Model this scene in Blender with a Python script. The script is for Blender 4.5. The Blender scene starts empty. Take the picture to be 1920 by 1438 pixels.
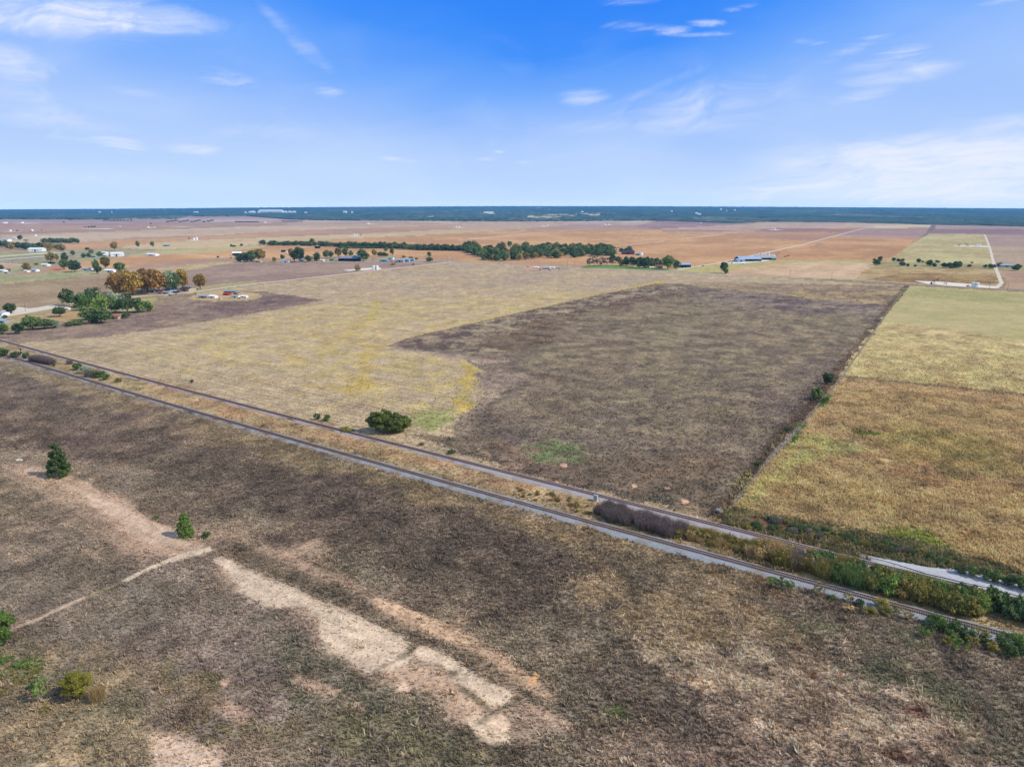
import bpy, math, random
import numpy as np
R = math.radians
scn = bpy.context.scene
col = scn.collection
# ------------------------------------------------------------------ camera
H = 110.0; F = 1281.0; HOR = 389.0; W0, H0 = 1920.0, 1438.0
PITCH = math.atan((H0/2 - HOR)/F)
cam = bpy.data.cameras.new('camera'); camo = bpy.data.objects.new('camera', cam); col.objects.link(camo)
cam.sensor_width = 36; cam.lens = 36*F/W0; cam.clip_start = 1; cam.clip_end = 200000
camo.location = (0, 0, H); camo.rotation_euler = (math.pi/2 - PITCH, 0, 0)
scn.camera = camo
scn.view_settings.view_transform = 'Standard'; scn.view_settings.look = 'None'
scn.view_settings.exposure = 0.0; scn.view_settings.gamma = 1
scn.cycles.volume_bounces = 0; scn.cycles.max_bounces = 4; scn.cycles.diffuse_bounces = 2
scn.cycles.transparent_max_bounces = 8
scn.cycles.use_denoising = True
# ------------------------------------------------------------------ sun: from the right and slightly behind
SUN_EL = R(42); SUN_AZ = R(104)          # azimuth clockwise from +Y
sd = bpy.data.lights.new('sun', 'SUN'); sd.energy = 4.2; sd.angle = R(0.53); sd.color = (1, 0.95, 0.87)
so = bpy.data.objects.new('sun', sd); col.objects.link(so)
so.rotation_euler = (math.pi/2 - SUN_EL, 0, -SUN_AZ + math.pi)
# ------------------------------------------------------------------ world
HAZE_D, HAZE_C, HAZE_TOP = 4.0e-5, (.12, .49, .97), 176.0
HAZE_L = tuple(.42*k for k in HAZE_C)
world = bpy.data.worlds.new('World'); scn.world = world; world.use_nodes = True
def lin(c):
    c = np.asarray(c, float)/255.0
    return np.where(c <= 0.04045, c/12.92, ((c+0.055)/1.055)**2.4)
class G:
    """tiny node graph helper"""
    def __init__(s, nt): s.nt = nt; s.N = nt.nodes; s.L = nt.links
    def put(s, sock, v):
        if v is None: return
        if hasattr(v, 'is_linked') or hasattr(v, 'links'): s.L.new(v, sock)
        else: sock.default_value = v
    def m(s, op, a, b=None, c=None, clamp=False):
        n = s.N.new('ShaderNodeMath'); n.operation = op; n.use_clamp = clamp
        s.put(n.inputs[0], a)
        if b is not None: s.put(n.inputs[1], b)
        if c is not None: s.put(n.inputs[2], c)
        return n.outputs[0]
    def vm(s, op, a, b=None, sc=None):
        n = s.N.new('ShaderNodeVectorMath'); n.operation = op
        s.put(n.inputs[0], a)
        if b is not None: s.put(n.inputs[1], b)
        if sc is not None: s.put(n.inputs[3], sc)
        return n.outputs[0]
    def noise(s, vec, scale, detail=3, rough=.55, dist=0):
        n = s.N.new('ShaderNodeTexNoise'); s.put(n.inputs['Vector'], vec)
        n.inputs['Scale'].default_value = scale; n.inputs['Detail'].default_value = detail
        n.inputs['Roughness'].default_value = rough; n.inputs['Distortion'].default_value = dist
        return n.outputs[0]
    def mix(s, fac, a, b, mode='MIX'):
        n = s.N.new('ShaderNodeMix'); n.data_type = 'RGBA'; n.blend_type = mode
        s.put(n.inputs[0], fac); s.put(n.inputs[6], a); s.put(n.inputs[7], b)
        return n.outputs[2]
    def ramp(s, fac, stops, interp='LINEAR'):
        n = s.N.new('ShaderNodeValToRGB'); s.put(n.inputs[0], fac); r = n.color_ramp; r.interpolation = interp
        while len(r.elements) < len(stops): r.elements.new(0.5)
        for e, (p, c) in zip(r.elements, stops): e.position = p; e.color = (*c, 1)
        return n.outputs[0]
STOPS = [(-1, (196, 219, 247)), (0.6, (197, 222, 252)), (3.2, (182, 210, 253)), (5.5, (156, 193, 253)), (8, (118, 173, 253)), (11, (68, 146, 251)), (15, (46, 130, 247)), (25, (46, 112, 226)), (60, (28, 80, 190)), (90, (22, 66, 170))]
def build_world():
    nt = world.node_tree; nt.nodes.clear(); g = G(nt)
    tc = nt.nodes.new('ShaderNodeTexCoord').outputs['Generated']
    d = g.vm('NORMALIZE', tc)
    sep = nt.nodes.new('ShaderNodeSeparateXYZ'); nt.links.new(d, sep.inputs[0]); x, y, z = sep.outputs
    el = g.m('MULTIPLY', g.m('ARCSINE', z), 57.29578)
    az = g.m('MULTIPLY', g.m('ARCTAN2', x, y), 57.29578)
    sky = nt.nodes.new('ShaderNodeTexSky'); sky.sky_type = 'NISHITA'; sky.sun_disc = False
    sky.sun_elevation = SUN_EL; sky.sun_rotation = SUN_AZ; sky.air_density = 1; sky.dust_density = .6; sky.ozone_density = 3
    # elevation slightly wobbled by a broad noise so the gradient is not a ruler line
    br = g.noise(g.vm('MULTIPLY', d, (3, 3, 9)), 1.0, 2)
    e2 = g.m('ADD', el, g.m('MULTIPLY', g.m('SUBTRACT', br, .5), 5))
    # the sky pales towards the sun (right)
    rt = g.m('MULTIPLY', g.m('ABSOLUTE', g.m('SUBTRACT', az, 2.0)), 0.095)
    e3 = g.m('SUBTRACT', e2, g.m('MULTIPLY', rt, g.m('MULTIPLY', el, .14)))
    stops = STOPS
    f = g.m('DIVIDE', g.m('ADD', e3, 1), 91.0)
    c = g.ramp(f, [((p+1)/91.0, tuple(lin(k))) for p, k in stops])
    # the sky low over the horizon is brighter than it looks, the haze takes a part of it
    path = g.m('MINIMUM', g.m('DIVIDE', HAZE_TOP-H, g.m('MAXIMUM', z, 1e-4)), 26000.0)
    T = g.m('EXPONENT', g.m('MULTIPLY', path, -HAZE_D)); iT = g.m('DIVIDE', 1, T)
    c = g.vm('SUBTRACT', g.vm('SCALE', c, sc=iT), g.vm('SCALE', HAZE_L, sc=g.m('SUBTRACT', iT, 1)))
    c = g.vm('MAXIMUM', c, (0, 0, 0))
    tint = g.vm('SCALE', c, sc=10.0)
    fin = g.mix(.88, sky.outputs[0], tint)
    bg = nt.nodes.new('ShaderNodeBackground'); nt.links.new(fin, bg.inputs[0]); bg.inputs[1].default_value = .1
    out = nt.nodes.new('ShaderNodeOutputWorld'); nt.links.new(bg.outputs[0], out.inputs[0])
build_world()
world.cycles.sampling_method = 'MANUAL'; world.cycles.sample_map_resolution = 512
# ------------------------------------------------------------------ pixel <-> world
cp, sp = math.cos(PITCH), math.sin(PITCH)
HX = np.array([-60, -40, -30, -20, -10, 0, 10, 20, 30, 40, 60]); HZ = np.array([5, 15, 42, 84, 112, 130, 128, 108, 78, 45, 10])
def hill(x, y):
    D = np.hypot(x, y); a = np.degrees(np.arctan2(x, y)); t = np.clip((D-5500)/17500, 0, 1)
    return np.interp(a, HX, HZ)*(t*t*(3-2*t))
def proj(x, y, z=0):
    dz = z-H; dep = y*cp - dz*sp; up = y*sp + dz*cp
    dep = np.where(dep < 1, np.nan, dep)
    return 960+F*x/dep, 719-F*up/dep, dep
def un(px, py, dz=0.0):
    """photo pixel -> point where that line of sight meets the ground"""
    dx = (px-960)/F; v = (719-py)/F; dy = cp+v*sp; dzz = -sp+v*cp
    z = 0.0
    for k in range(40):
        t = (z-H)/min(dzz, -1e-4); t = min(t, 26000); z = float(hill(dx*t, dy*t))*.5+z*.5
    return dx*t, dy*t, float(ht(np.array([dx*t]), np.array([dy*t]))[0])
def mpp(px, py):
    x, y, z = un(px, py); return (y*cp-(z-H)*sp)/F
# ------------------------------------------------------------------ noise
def _h(i, j, s):
    i = i.astype(np.int64); j = j.astype(np.int64)
    n = (i*374761393 + j*668265263 + s*1274126177) & 0x7fffffff
    n = ((n ^ (n >> 13))*1274126177) & 0x7fffffff
    n = ((n ^ (n >> 16))*668265263) & 0x7fffffff
    return ((n ^ (n >> 15)) & 0xffff)/65535.0
def vn(x, y, s, seed=0):
    x = x/s; y = y/s; i = np.floor(x); j = np.floor(y); u = x-i; v = y-j; u = u*u*(3-2*u); v = v*v*(3-2*v)
    a = _h(i, j, seed); b = _h(i+1, j, seed); c = _h(i, j+1, seed); d = _h(i+1, j+1, seed)
    return (a*(1-u)+b*u)*(1-v)+(c*(1-u)+d*u)*v
def fbm(x, y, s, seed=0, o=4, gain=.55):
    t = 0; a = 1; w = 0
    for k in range(o):
        ca, sa = math.cos(k*1.3+.4), math.sin(k*1.3+.4)
        t = t+a*vn(x*ca-y*sa, x*sa+y*ca, s/2**k, seed+k*17); w += a; a *= gain
    return t/w
def sstep(a, b, x):
    t = np.clip((x-a)/(b-a), 0, 1); return t*t*(3-2*t)
def ht(x, y):
    D = np.hypot(x, y); near = np.clip(1-(D-330)/200, 0, 1)
    return (fbm(x, y, 34, 5, 3)-.5)*.9*near + (vn(x, y, 6, 9)-.5)*.22*near + hill(x, y)
def inside(px, py, P):
    P = np.asarray(P, float); c = np.zeros(px.shape, bool); n = len(P)
    x0, x1, y0, y1 = P[:, 0].min(), P[:, 0].max(), P[:, 1].min(), P[:, 1].max()
    idx = np.where((px >= x0) & (px <= x1) & (py >= y0) & (py <= y1))
    X = px[idx]; Y = py[idx]; r = np.zeros(X.shape, bool)
    for k in range(n):
        ax, ay = P[k]; bx, by = P[(k+1) % n]
        if ay == by: continue
        r ^= ((ay > Y) != (by > Y)) & (X < (bx-ax)*(Y-ay)/(by-ay)+ax)
    c[idx] = r; return c
# ------------------------------------------------------------------ the pattern of fields, fixed to the ground
K = 1.12
def S(c): return np.minimum(lin(c)/K, .82)
# polygon (photo pixels), colour a, colour b, patch size m, edge wobble m, grain, rows, vegetation
FAR = [
 ([(-900, 404), (2900, 404), (2900, 520), (-900, 520)], (176, 138, 122), (160, 126, 116), 500, 0, .15, 0, 0),
 # far plain, left
 ([(-900, 404), (560, 404), (560, 418), (-900, 422)], (176, 145, 140), (160, 132, 130), 600, 10, .1, 0, 0),
 ([(-400, 421), (150, 420), (700, 414), (700, 421), (480, 424), (250, 432), (0, 437), (-400, 440)], (180, 142, 130), (164, 128, 120), 500, 10, .1, 0, 0),
 ([(-400, 436), (0, 434), (250, 428), (480, 422), (700, 419), (700, 422), (480, 426), (250, 433), (0, 440), (-400, 442)], (158, 128, 116), (170, 138, 122), 400, 10, .1, 0, 0),
 ([(330, 411), (465, 408), (540, 413), (470, 416), (330, 415)], (190, 168, 158), (176, 150, 145), 300, 15, .1, 0, 0),
 ([(560, 414), (860, 414), (860, 417), (560, 420)], (198, 172, 150), (186, 158, 140), 300, 10, .1, 0, 0),
 ([(540, 417), (760, 416), (790, 421), (540, 423)], (162, 130, 128), (178, 148, 138), 200, 10, .1, 0, 0),
 ([(0, 441), (250, 433), (480, 424), (700, 420), (1000, 417), (1000, 422), (700, 430), (480, 438), (380, 443), (250, 446), (130, 456), (0, 458)], (192, 168, 146), (182, 150, 130), 300, 10, .1, 0, 0),
 ([(480, 436), (700, 427), (840, 422), (900, 422), (700, 434), (500, 443), (380, 444)], (170, 130, 118), (182, 138, 120), 250, 8, .1, 0, 0),
 ([(115, 457), (300, 447), (480, 440), (500, 443), (400, 447), (330, 451), (240, 461), (150, 468), (115, 467)], (192, 142, 118), (184, 134, 112), 150, 6, .15, 0, 0),
 ([(230, 462), (330, 452), (480, 446), (640, 440), (860, 430), (1000, 424), (1000, 430), (860, 438), (640, 448), (500, 456), (420, 464), (240, 470)], (196, 170, 138), (188, 158, 124), 200, 6, .15, 0, .1),
 ([(640, 449), (860, 439), (1000, 431), (1240, 431), (1450, 436), (1640, 420), (1640, 520), (1240, 502), (860, 491), (740, 487), (430, 483), (300, 492), (235, 501), (150, 507), (95, 508), (95, 500), (150, 492), (240, 478), (420, 466), (560, 458)], (200, 147, 118), (178, 126, 104), 150, 6, .15, .25, 0),
 ([(240, 470), (420, 463), (480, 459), (500, 463), (440, 470), (250, 480)], (170, 158, 118), (186, 166, 128), 80, 5, .2, 0, .2),
 # centre and right far plain
 ([(860, 416), (1240, 414), (1400, 419), (1340, 424), (1100, 426), (960, 431), (860, 431)], (164, 130, 128), (186, 156, 140), 350, 10, .1, 0, 0),
 ([(1100, 413.5), (1225, 414), (1200, 418), (1060, 418)], (188, 170, 160), (180, 155, 150), 300, 8, .1, 0, 0),
 ([(860, 424), (1100, 419), (1060, 423), (960, 430), (860, 434)], (190, 162, 140), (184, 150, 130), 250, 8, .1, 0, 0),
 ([(1240, 413), (1425, 418), (1380, 423), (1240, 431), (1180, 426)], (150, 116, 122), (166, 132, 130), 220, 8, .1, 0, 0),
 ([(1240, 429), (1400, 421), (1440, 416), (1760, 421), (1740, 430), (1600, 427), (1440, 431), (1330, 437), (1250, 436)], (192, 162, 144), (174, 142, 132), 240, 10, .1, 0, 0),
 ([(1420, 431), (1470, 428), (1630, 430), (1590, 436), (1440, 435)], (150, 112, 112), (160, 120, 116), 200, 5, .1, 0, 0),
 ([(1240, 431), (1380, 431), (1370, 434), (1240, 435)], (160, 122, 116), (170, 130, 118), 150, 8, .1, 0, 0),
 ([(1330, 440), (1430, 435), (1590, 437), (1530, 453), (1440, 447)], (180, 134, 114), (168, 122, 110), 200, 15, .1, .2, 0),
 ([(1640, 424), (1760, 422), (1747, 427), (1640, 428)], (204, 184, 150), (190, 168, 140), 200, 4, .1, 0, 0),
 ([(1600, 428), (1747, 427), (1722, 446), (1570, 444)], (172, 138, 130), (160, 126, 124), 150, 8, .1, .2, 0),
 ([(1570, 445), (1720, 447), (1678, 489), (1500, 489), (1400, 488), (1530, 458)], (196, 140, 114), (172, 120, 100), 120, 5, .15, .3, 0),
 ([(1745, 421.5), (2500, 430), (2500, 436), (1753, 430)], (172, 142, 138), (164, 134, 132), 300, 4, .1, 0, 0),
 ([(1753, 429), (2500, 437), (2500, 447), (1740, 438)], (138, 110, 114), (148, 118, 118), 200, 4, .1, 0, 0),
 ([(1747, 422), (1755, 422), (1752, 432), (1736, 443), (1722, 448), (1735, 438)], (120, 104, 104), (140, 120, 116), 60, 3, .2, 0, .2),
 ([(1742, 438), (1850, 440), (1864, 496), (1660, 491)], (186, 172, 130), (172, 152, 112), 60, 3, .2, 1, .2),
 ([(1850, 440), (2500, 449), (2500, 470), (1856, 463)], (160, 132, 126), (170, 142, 130), 100, 3, .15, .4, 0),
 ([(1856, 463), (2500, 471), (2500, 505), (1868, 495)], (178, 154, 130), (166, 142, 122), 80, 3, .15, .6, 0),
 ([(1640, 491), (1870, 497), (2500, 508), (2500, 518), (1870, 508), (1640, 500)], (160, 150, 110), (150, 134, 100), 40, 4, .2, 0, .4),
 ([(1340, 517), (1380, 503), (1500, 491), (1640, 492), (1636, 502), (1600, 525)], (198, 164, 138), (186, 148, 122), 50, 2, .2, 1, .1),
 ([(1598, 526), (1634, 499), (1870, 506), (1880, 536), (1700, 532)], (158, 130, 98), (182, 156, 118), 30, 3, .25, .8, .3),
 ([(1620, 524), (1700, 512), (1868, 516), (1874, 532), (1700, 530)], (134, 104, 80), (164, 134, 98), 25, 5, .25, .8, .3),
 ([(1886, 511), (2500, 521), (2500, 556), (1886, 541)], (176, 142, 124), (162, 128, 112), 50, 3, .15, .4, 0),
 ([(1235, 503), (1300, 501), (1400, 491), (1500, 487), (1660, 489), (1640, 493), (1500, 491), (1400, 500), (1350, 513), (1300, 516)], (168, 158, 108), (182, 164, 116), 25, 3, .2, 0, .4),
]
MID = [
 ([(-400, 474), (120, 470), (240, 466), (300, 468), (240, 480), (150, 492), (90, 502), (0, 520), (-400, 540)], (166, 154, 116), (152, 142, 110), 60, 5, .25, 0, .4),
 ([(0, 493), (50, 498), (0, 504), (-200, 510), (-200, 490)], (196, 156, 132), (186, 150, 126), 60, 4, .2, 0, 0),
 ([(-300, 540), (0, 520), (120, 508), (225, 503), (250, 507), (150, 519), (0, 534), (-300, 560)], (150, 150, 104), (172, 158, 118), 40, 4, .25, 0, .5),
 ([(90, 508), (98, 500), (115, 496), (125, 504), (110, 509)], (190, 130, 100), (180, 130, 104), 30, 3, .2, 0, 0),
 ([(-400, 560), (0, 536), (150, 521), (225, 512), (280, 506), (310, 545), (260, 557), (0, 586), (-400, 622)], (168, 146, 112), (154, 130, 102), 45, 4, .25, .3, .4),
 ([(225, 512), (300, 502), (450, 488), (440, 496), (380, 505), (270, 525), (220, 530)], (188, 168, 116), (176, 150, 116), 60, 6, .25, 0, .4),
 ([(270, 520), (380, 503), (440, 492), (560, 490), (800, 493), (855, 490), (700, 507), (480, 531), (340, 549), (290, 555)], (166, 140, 120), (150, 126, 110), 40, 4, .2, .4, .3),
 ([(350, 540), (480, 526), (480, 532), (350, 549)], (168, 160, 110), (170, 150, 110), 20, 4, .25, 0, .4),
 # yards behind the trees
 ([(600, 481), (860, 486), (850, 492), (600, 492)], (182, 150, 126), (160, 140, 110), 20, 4, .3, 0, .3),
 ([(-300, 640), (0, 588), (250, 560), (300, 557), (280, 575), (200, 600), (110, 603), (0, 620), (-300, 660)], (164, 152, 106), (176, 146, 108), 18, 3, .3, 0, .5),
 ([(120, 590), (150, 585), (150, 600), (110, 603), (75, 604)], (184, 144, 106), (176, 150, 100), 10, 3, .3, 0, .3),
]
NEAR = [
 # stubble field
 ([(-400, 760), (60, 640), (180, 632), (330, 612), (520, 580), (612, 562), (500, 548), (400, 548), (343, 551), (480, 534), (857, 492), (960, 495), (1240, 508), (1700, 536), (1690, 600), (1300, 960), (1000, 895), (640, 806), (200, 692), (0, 636)], (182, 159, 124), (172, 150, 118), 14, 2, .3, 1, .6),
 ([(500, 548), (857, 492), (960, 495), (1240, 508), (1250, 530), (900, 560), (650, 570)], (172, 150, 124), (182, 158, 122), 50, 20, .3, .8, .6),
 ([(250, 660), (420, 605), (560, 575), (760, 560), (1050, 548), (1150, 545), (1000, 580), (760, 640), (880, 670), (896, 700), (880, 760), (830, 795), (760, 790), (640, 740), (420, 690)], (187, 163, 110), (180, 157, 124), 7, 22, .3, 1, .6),
 ([(740, 640), (900, 600), (1050, 567), (1180, 539), (1240, 526), (1250, 530), (1190, 540), (1060, 571), (920, 608), (775, 645), (740, 652)], (194, 163, 92), (186, 159, 104), 8, 2, .25, .3, .6),
 ([(690, 645), (750, 640), (740, 652), (700, 660), (690, 690), (705, 725), (660, 735), (560, 726), (560, 720), (650, 722), (680, 705), (672, 670)], (190, 161, 88), (182, 158, 108), 7, 5, .3, .5, .6),
 ([(700, 560), (712, 560), (706, 600), (650, 640), (600, 680), (585, 680), (620, 640), (690, 595)], (186, 161, 94), (182, 158, 112), 7, 6, .3, .8, .6),
 ([(860, 675), (896, 685), (890, 720), (870, 740), (885, 760), (865, 790), (850, 770), (860, 735), (872, 700)], (192, 161, 90), (180, 160, 100), 7, 3, .3, .5, .6),
 ([(765, 775), (850, 765), (845, 800), (800, 806), (768, 800)], (152, 152, 94), (166, 156, 104), 6, 4, .3, .5, .6),
 # dark weeds, upper left
 ([(-400, 700), (0, 622), (110, 603), (200, 600), (290, 578), (300, 562), (345, 552), (490, 547), (612, 562), (520, 580), (330, 612), (180, 633), (60, 641), (0, 636)], (130, 108, 96), (150, 128, 106), 28, 3, .35, 0, .8),
 ([(360, 575), (520, 556), (606, 562), (510, 577), (420, 586)], (116, 96, 88), (130, 108, 96), 20, 6, .35, 0, .8),
 ([(353, 560), (372, 548), (430, 546), (482, 550), (497, 556), (470, 563), (390, 565)], (190, 164, 122), (178, 150, 108), 12, 2, .3, 0, .3),
 # dark weedy field in the centre
 ([(760, 635), (1000, 580), (1130, 551), (1190, 540), (1230, 532), (1300, 533), (1440, 548), (1672, 565), (1600, 665), (1500, 790), (1350, 960), (1270, 942), (1000, 884), (862, 835), (848, 800), (905, 745), (905, 695), (865, 672), (722, 650)], (114, 99, 86), (138, 120, 99), 8, 1.1, .4, 0, .8),
 ([(760, 637), (1000, 582), (1190, 541), (1300, 536), (1250, 555), (1100, 600), (960, 660), (900, 665), (740, 650)], (102, 86, 76), (160, 140, 112), 7, 1.2, .4, 0, .8),
 ([(900, 640), (1000, 600), (1200, 555), (1290, 545), (1240, 575), (1060, 640), (950, 662)], (104, 84, 70), (126, 106, 86), 10, 8, .4, 0, .8),
 ([(1050, 600), (1300, 550), (1640, 575), (1600, 650), (1440, 720), (1100, 740), (980, 690)], (116, 101, 84), (146, 128, 100), 7, 20, .4, 0, .8),
 ([(1300, 540), (1660, 572), (1640, 596), (1300, 570)], (108, 92, 88), (148, 130, 106), 9, 12, .4, 0, .8),
 ([(1000, 690), (1500, 690), (1440, 840), (1150, 840), (950, 760)], (118, 102, 86), (144, 126, 99), 7, 14, .4, 0, .8),
 ([(870, 820), (1100, 850), (1400, 850), (1350, 955), (1270, 940), (1000, 884)], (132, 110, 88), (116, 100, 82), 8, 8, .35, 0, .8),
 ([(905, 695), (985, 702), (950, 730), (905, 760), (850, 810), (870, 775), (900, 740), (885, 720)], (164, 144, 116), (140, 120, 104), 5, 4, .35, 0, .8),
 ([(720, 648), (905, 672), (965, 678), (900, 685), (860, 672), (745, 658)], (172, 148, 124), (150, 128, 108), 6, 3, .3, 0, .8),
 ([(1300, 529), (1700, 536), (1672, 570), (1500, 556), (1300, 537)], (164, 140, 108), (140, 118, 98), 12, 4, .35, .6, .7),
 ([(1500, 540), (1690, 548), (1670, 572), (1480, 556)], (126, 106, 90), (170, 146, 104), 12, 8, .35, .3, .7),
 ([(975, 835), (1040, 818), (1075, 850), (1070, 868), (1010, 862)], (110, 126, 78), (130, 118, 90), 3, 8, .4, 0, .8),
 # fence line weeds
 ([(1694, 536), (1706, 536), (1640, 618), (1580, 705), (1500, 800), (1490, 830), (1440, 860), (1372, 950), (1352, 952), (1405, 880), (1482, 790), (1566, 690), (1632, 608)], (118, 98, 78), (98, 82, 66), 6, 1.6, .4, 0, .9),
 # grass fields on the right
 ([(1706, 536), (1920, 548), (2500, 580), (2500, 1300), (1920, 1075), (1700, 1012), (1374, 952), (1440, 862), (1492, 828), (1502, 800), (1580, 705)], (192, 159, 114), (172, 145, 105), 7, 2, .4, 0, 1),
 ([(1706, 536), (1920, 548), (2500, 580), (2500, 700), (1920, 640), (1750, 612), (1650, 604)], (172, 160, 108), (184, 166, 118), 25, 2, .15, 0, .15),
 ([(1710, 540), (1920, 551), (1920, 568), (1690, 556)], (156, 150, 98), (170, 158, 108), 16, 14, .15, 0, .15),
 ([(1648, 604), (1750, 613), (1920, 642), (2500, 702), (2500, 800), (1920, 742), (1575, 703)], (198, 178, 122), (174, 150, 104), 8, 3, .35, 0, .8),
 ([(1640, 640), (2000, 690), (2000, 700), (1620, 665)], (178, 152, 108), (190, 170, 114), 9, 10, .35, 0, .8),
 ([(1573, 703), (1920, 738), (2400, 790), (2400, 800), (1920, 744), (1573, 707)], (138, 120, 92), (150, 128, 92), 6, 1, .35, 0, .8),
 ([(1500, 820), (1560, 818), (1620, 835), (1600, 860), (1480, 880), (1420, 950), (1374, 950), (1440, 866)], (180, 168, 112), (188, 164, 110), 6, 6, .35, 0, .9),
 ([(1620, 800), (1920, 830), (1920, 900), (1700, 870)], (150, 136, 90), (178, 152, 100), 8, 12, .4, 0, 1),
 ([(1484, 822), (1500, 790), (1512, 795), (1500, 826), (1490, 832)], (92, 116, 52), (110, 124, 60), 3, 1.5, .35, 0, 1),
 ([(1530, 760), (1548, 735), (1556, 745), (1542, 765)], (104, 124, 62), (120, 126, 70), 3, 1.5, .35, 0, 1),
 ([(1640, 1000), (1690, 985), (1740, 995), (1778, 1025), (1775, 1045), (1700, 1035), (1640, 1015)], (116, 120, 62), (146, 142, 74), 4, 4, .4, 0, .7),
 ([(1600, 808), (1650, 810), (1650, 818), (1600, 816)], (116, 118, 62), (120, 120, 70), 5, 2, .35, 0, 1),
 # ditch between the pasture and the railway
 ([(1374, 951), (1700, 1010), (1920, 1074), (2200, 1160), (2200, 1200), (1920, 1100), (1640, 1055), (1500, 1016), (1330, 978)], (106, 102, 70), (132, 118, 84), 5, 2, .4, 0, 1),
 ([(1600, 1034), (1662, 1050), (1738, 1062), (1811, 1070), (1915, 1098), (2300, 1200), (2300, 1260), (1915, 1122), (1811, 1098), (1745, 1083), (1640, 1056)], (190, 188, 188), (170, 165, 158), 4, .6, .15, 0, 0),
 ([(1400, 968), (1440, 974), (1520, 990), (1500, 1000), (1420, 985)], (110, 84, 62), (118, 92, 68), 5, 1, .15, 0, .1),
 # strips along the railway
 ([(-400, 560), (0, 636), (200, 690), (640, 804), (1000, 893), (1350, 972), (1350, 990), (1000, 912), (640, 822), (200, 706), (0, 650), (-400, 590)], (186, 160, 122), (170, 146, 110), 8, 2, .35, 0, .8),
 ([(770, 815), (860, 822), (1000, 882), (1200, 922), (1350, 955), (1350, 972), (1180, 935), (1000, 893), (860, 850)], (104, 92, 78), (140, 118, 94), 6, 2.5, .35, 0, .9),
 ([(1185, 908), (1192, 908), (1196, 914), (1186, 915)], (212, 168, 130), (208, 160, 126), 3, .3, .1, 0, 0),
 ([(-400, 570), (0, 640), (640, 810), (1318, 980), (1500, 1018), (1700, 1075), (2300, 1240), (2300, 1350), (1915, 1190), (1500, 1084), (1000, 946), (640, 848), (280, 744), (0, 660), (-400, 590)], (168, 146, 108), (150, 126, 92), 7, 0, .4, 0, .9),
 ([(250, 700), (560, 782), (900, 880), (1060, 925), (1080, 950), (800, 880), (500, 800), (280, 742)], (178, 152, 112), (166, 132, 98), 8, 4, .35, 0, .9),
 # the field in front of the railway
 ([(-2500, 300), (-400, 580), (0, 663), (280, 747), (640, 852), (1000, 950), (1500, 1088), (1915, 1196), (2400, 1330), (9000, 3000), (9000, 60000), (-9000, 60000), (-9000, 300)], (152, 134, 112), (130, 113, 94), 9, 1, .32, .45, .9),
 ([(-300, 690), (0, 685), (100, 715), (420, 800), (760, 900), (1150, 1010), (1250, 1100), (900, 1150), (560, 1010), (300, 880), (0, 830), (-300, 820)], (112, 96, 82), (130, 112, 94), 8, 10, .32, .3, .9),
 ([(0, 675), (280, 755), (640, 862), (1000, 962), (1350, 1055), (1500, 1100), (1350, 1090), (1000, 1000), (640, 890), (400, 830), (200, 760), (0, 692)], (158, 136, 104), (132, 114, 90), 6, 5, .4, 0, .9),
 ([(150, 740), (330, 780), (420, 840), (300, 820), (150, 780)], (150, 128, 104), (124, 106, 90), 6, 8, .4, 0, .9),
 ([(0, 830), (120, 870), (330, 960), (500, 1010), (620, 1080), (400, 1050), (200, 1000), (0, 900)], (160, 140, 116), (142, 124, 102), 6, 8, .3, .6, .9),
 ([(1100, 1040), (1500, 1130), (1500, 1260), (1340, 1240), (1200, 1180), (1060, 1120)], (172, 148, 116), (146, 126, 98), 7, 10, .42, 0, 1),
 ([(1480, 1130), (1620, 1150), (1760, 1250), (1920, 1330), (1920, 1438), (1760, 1380), (1600, 1260), (1490, 1200)], (134, 128, 98), (146, 128, 104), 7, 8, .42, 0, 1),
 ([(1180, 1200), (1400, 1180), (1560, 1270), (1800, 1360), (1960, 1500), (1700, 1500), (1500, 1400), (1300, 1300)], (200, 174, 144), (148, 128, 106), 4, 9, .42, 0, 1),
 ([(1100, 1330), (1400, 1340), (1500, 1500), (1000, 1500)], (144, 125, 104), (164, 142, 118), 6, 10, .42, 0, 1),
 ([(-100, 1040), (300, 1060), (560, 1160), (700, 1330), (900, 1460), (500, 1460), (200, 1200), (-100, 1160)], (152, 135, 117), (136, 120, 102), 6, 10, .3, .8, .8),
 ([(-200, 1200), (100, 1200), (250, 1300), (300, 1480), (-200, 1480)], (168, 148, 116), (134, 122, 96), 4, 8, .4, 0, .9),
 ([(-50, 1225), (50, 1235), (90, 1290), (20, 1280), (-50, 1270)], (104, 118, 62), (124, 122, 76), 3, 5, .4, 0, 1),
 ([(300, 1230), (420, 1290), (520, 1380), (480, 1400), (380, 1350), (290, 1290)], (122, 114, 80), (140, 120, 92), 4, 8, .4, 0, .8),
 ([(430, 1160), (560, 1200), (680, 1280), (860, 1350), (900, 1420), (700, 1360), (540, 1270)], (122, 115, 92), (140, 126, 104), 5, 7, .4, 0, .8),
 ([(480, 1330), (700, 1350), (900, 1400), (1100, 1460), (500, 1460)], (130, 116, 94), (142, 130, 98), 6, 8, .4, 0, .9),
 ([(1136, 1322), (1170, 1310), (1190, 1340), (1160, 1352)], (114, 124, 72), (122, 116, 78), 3, 3, .4, 0, 1),
]
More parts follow.
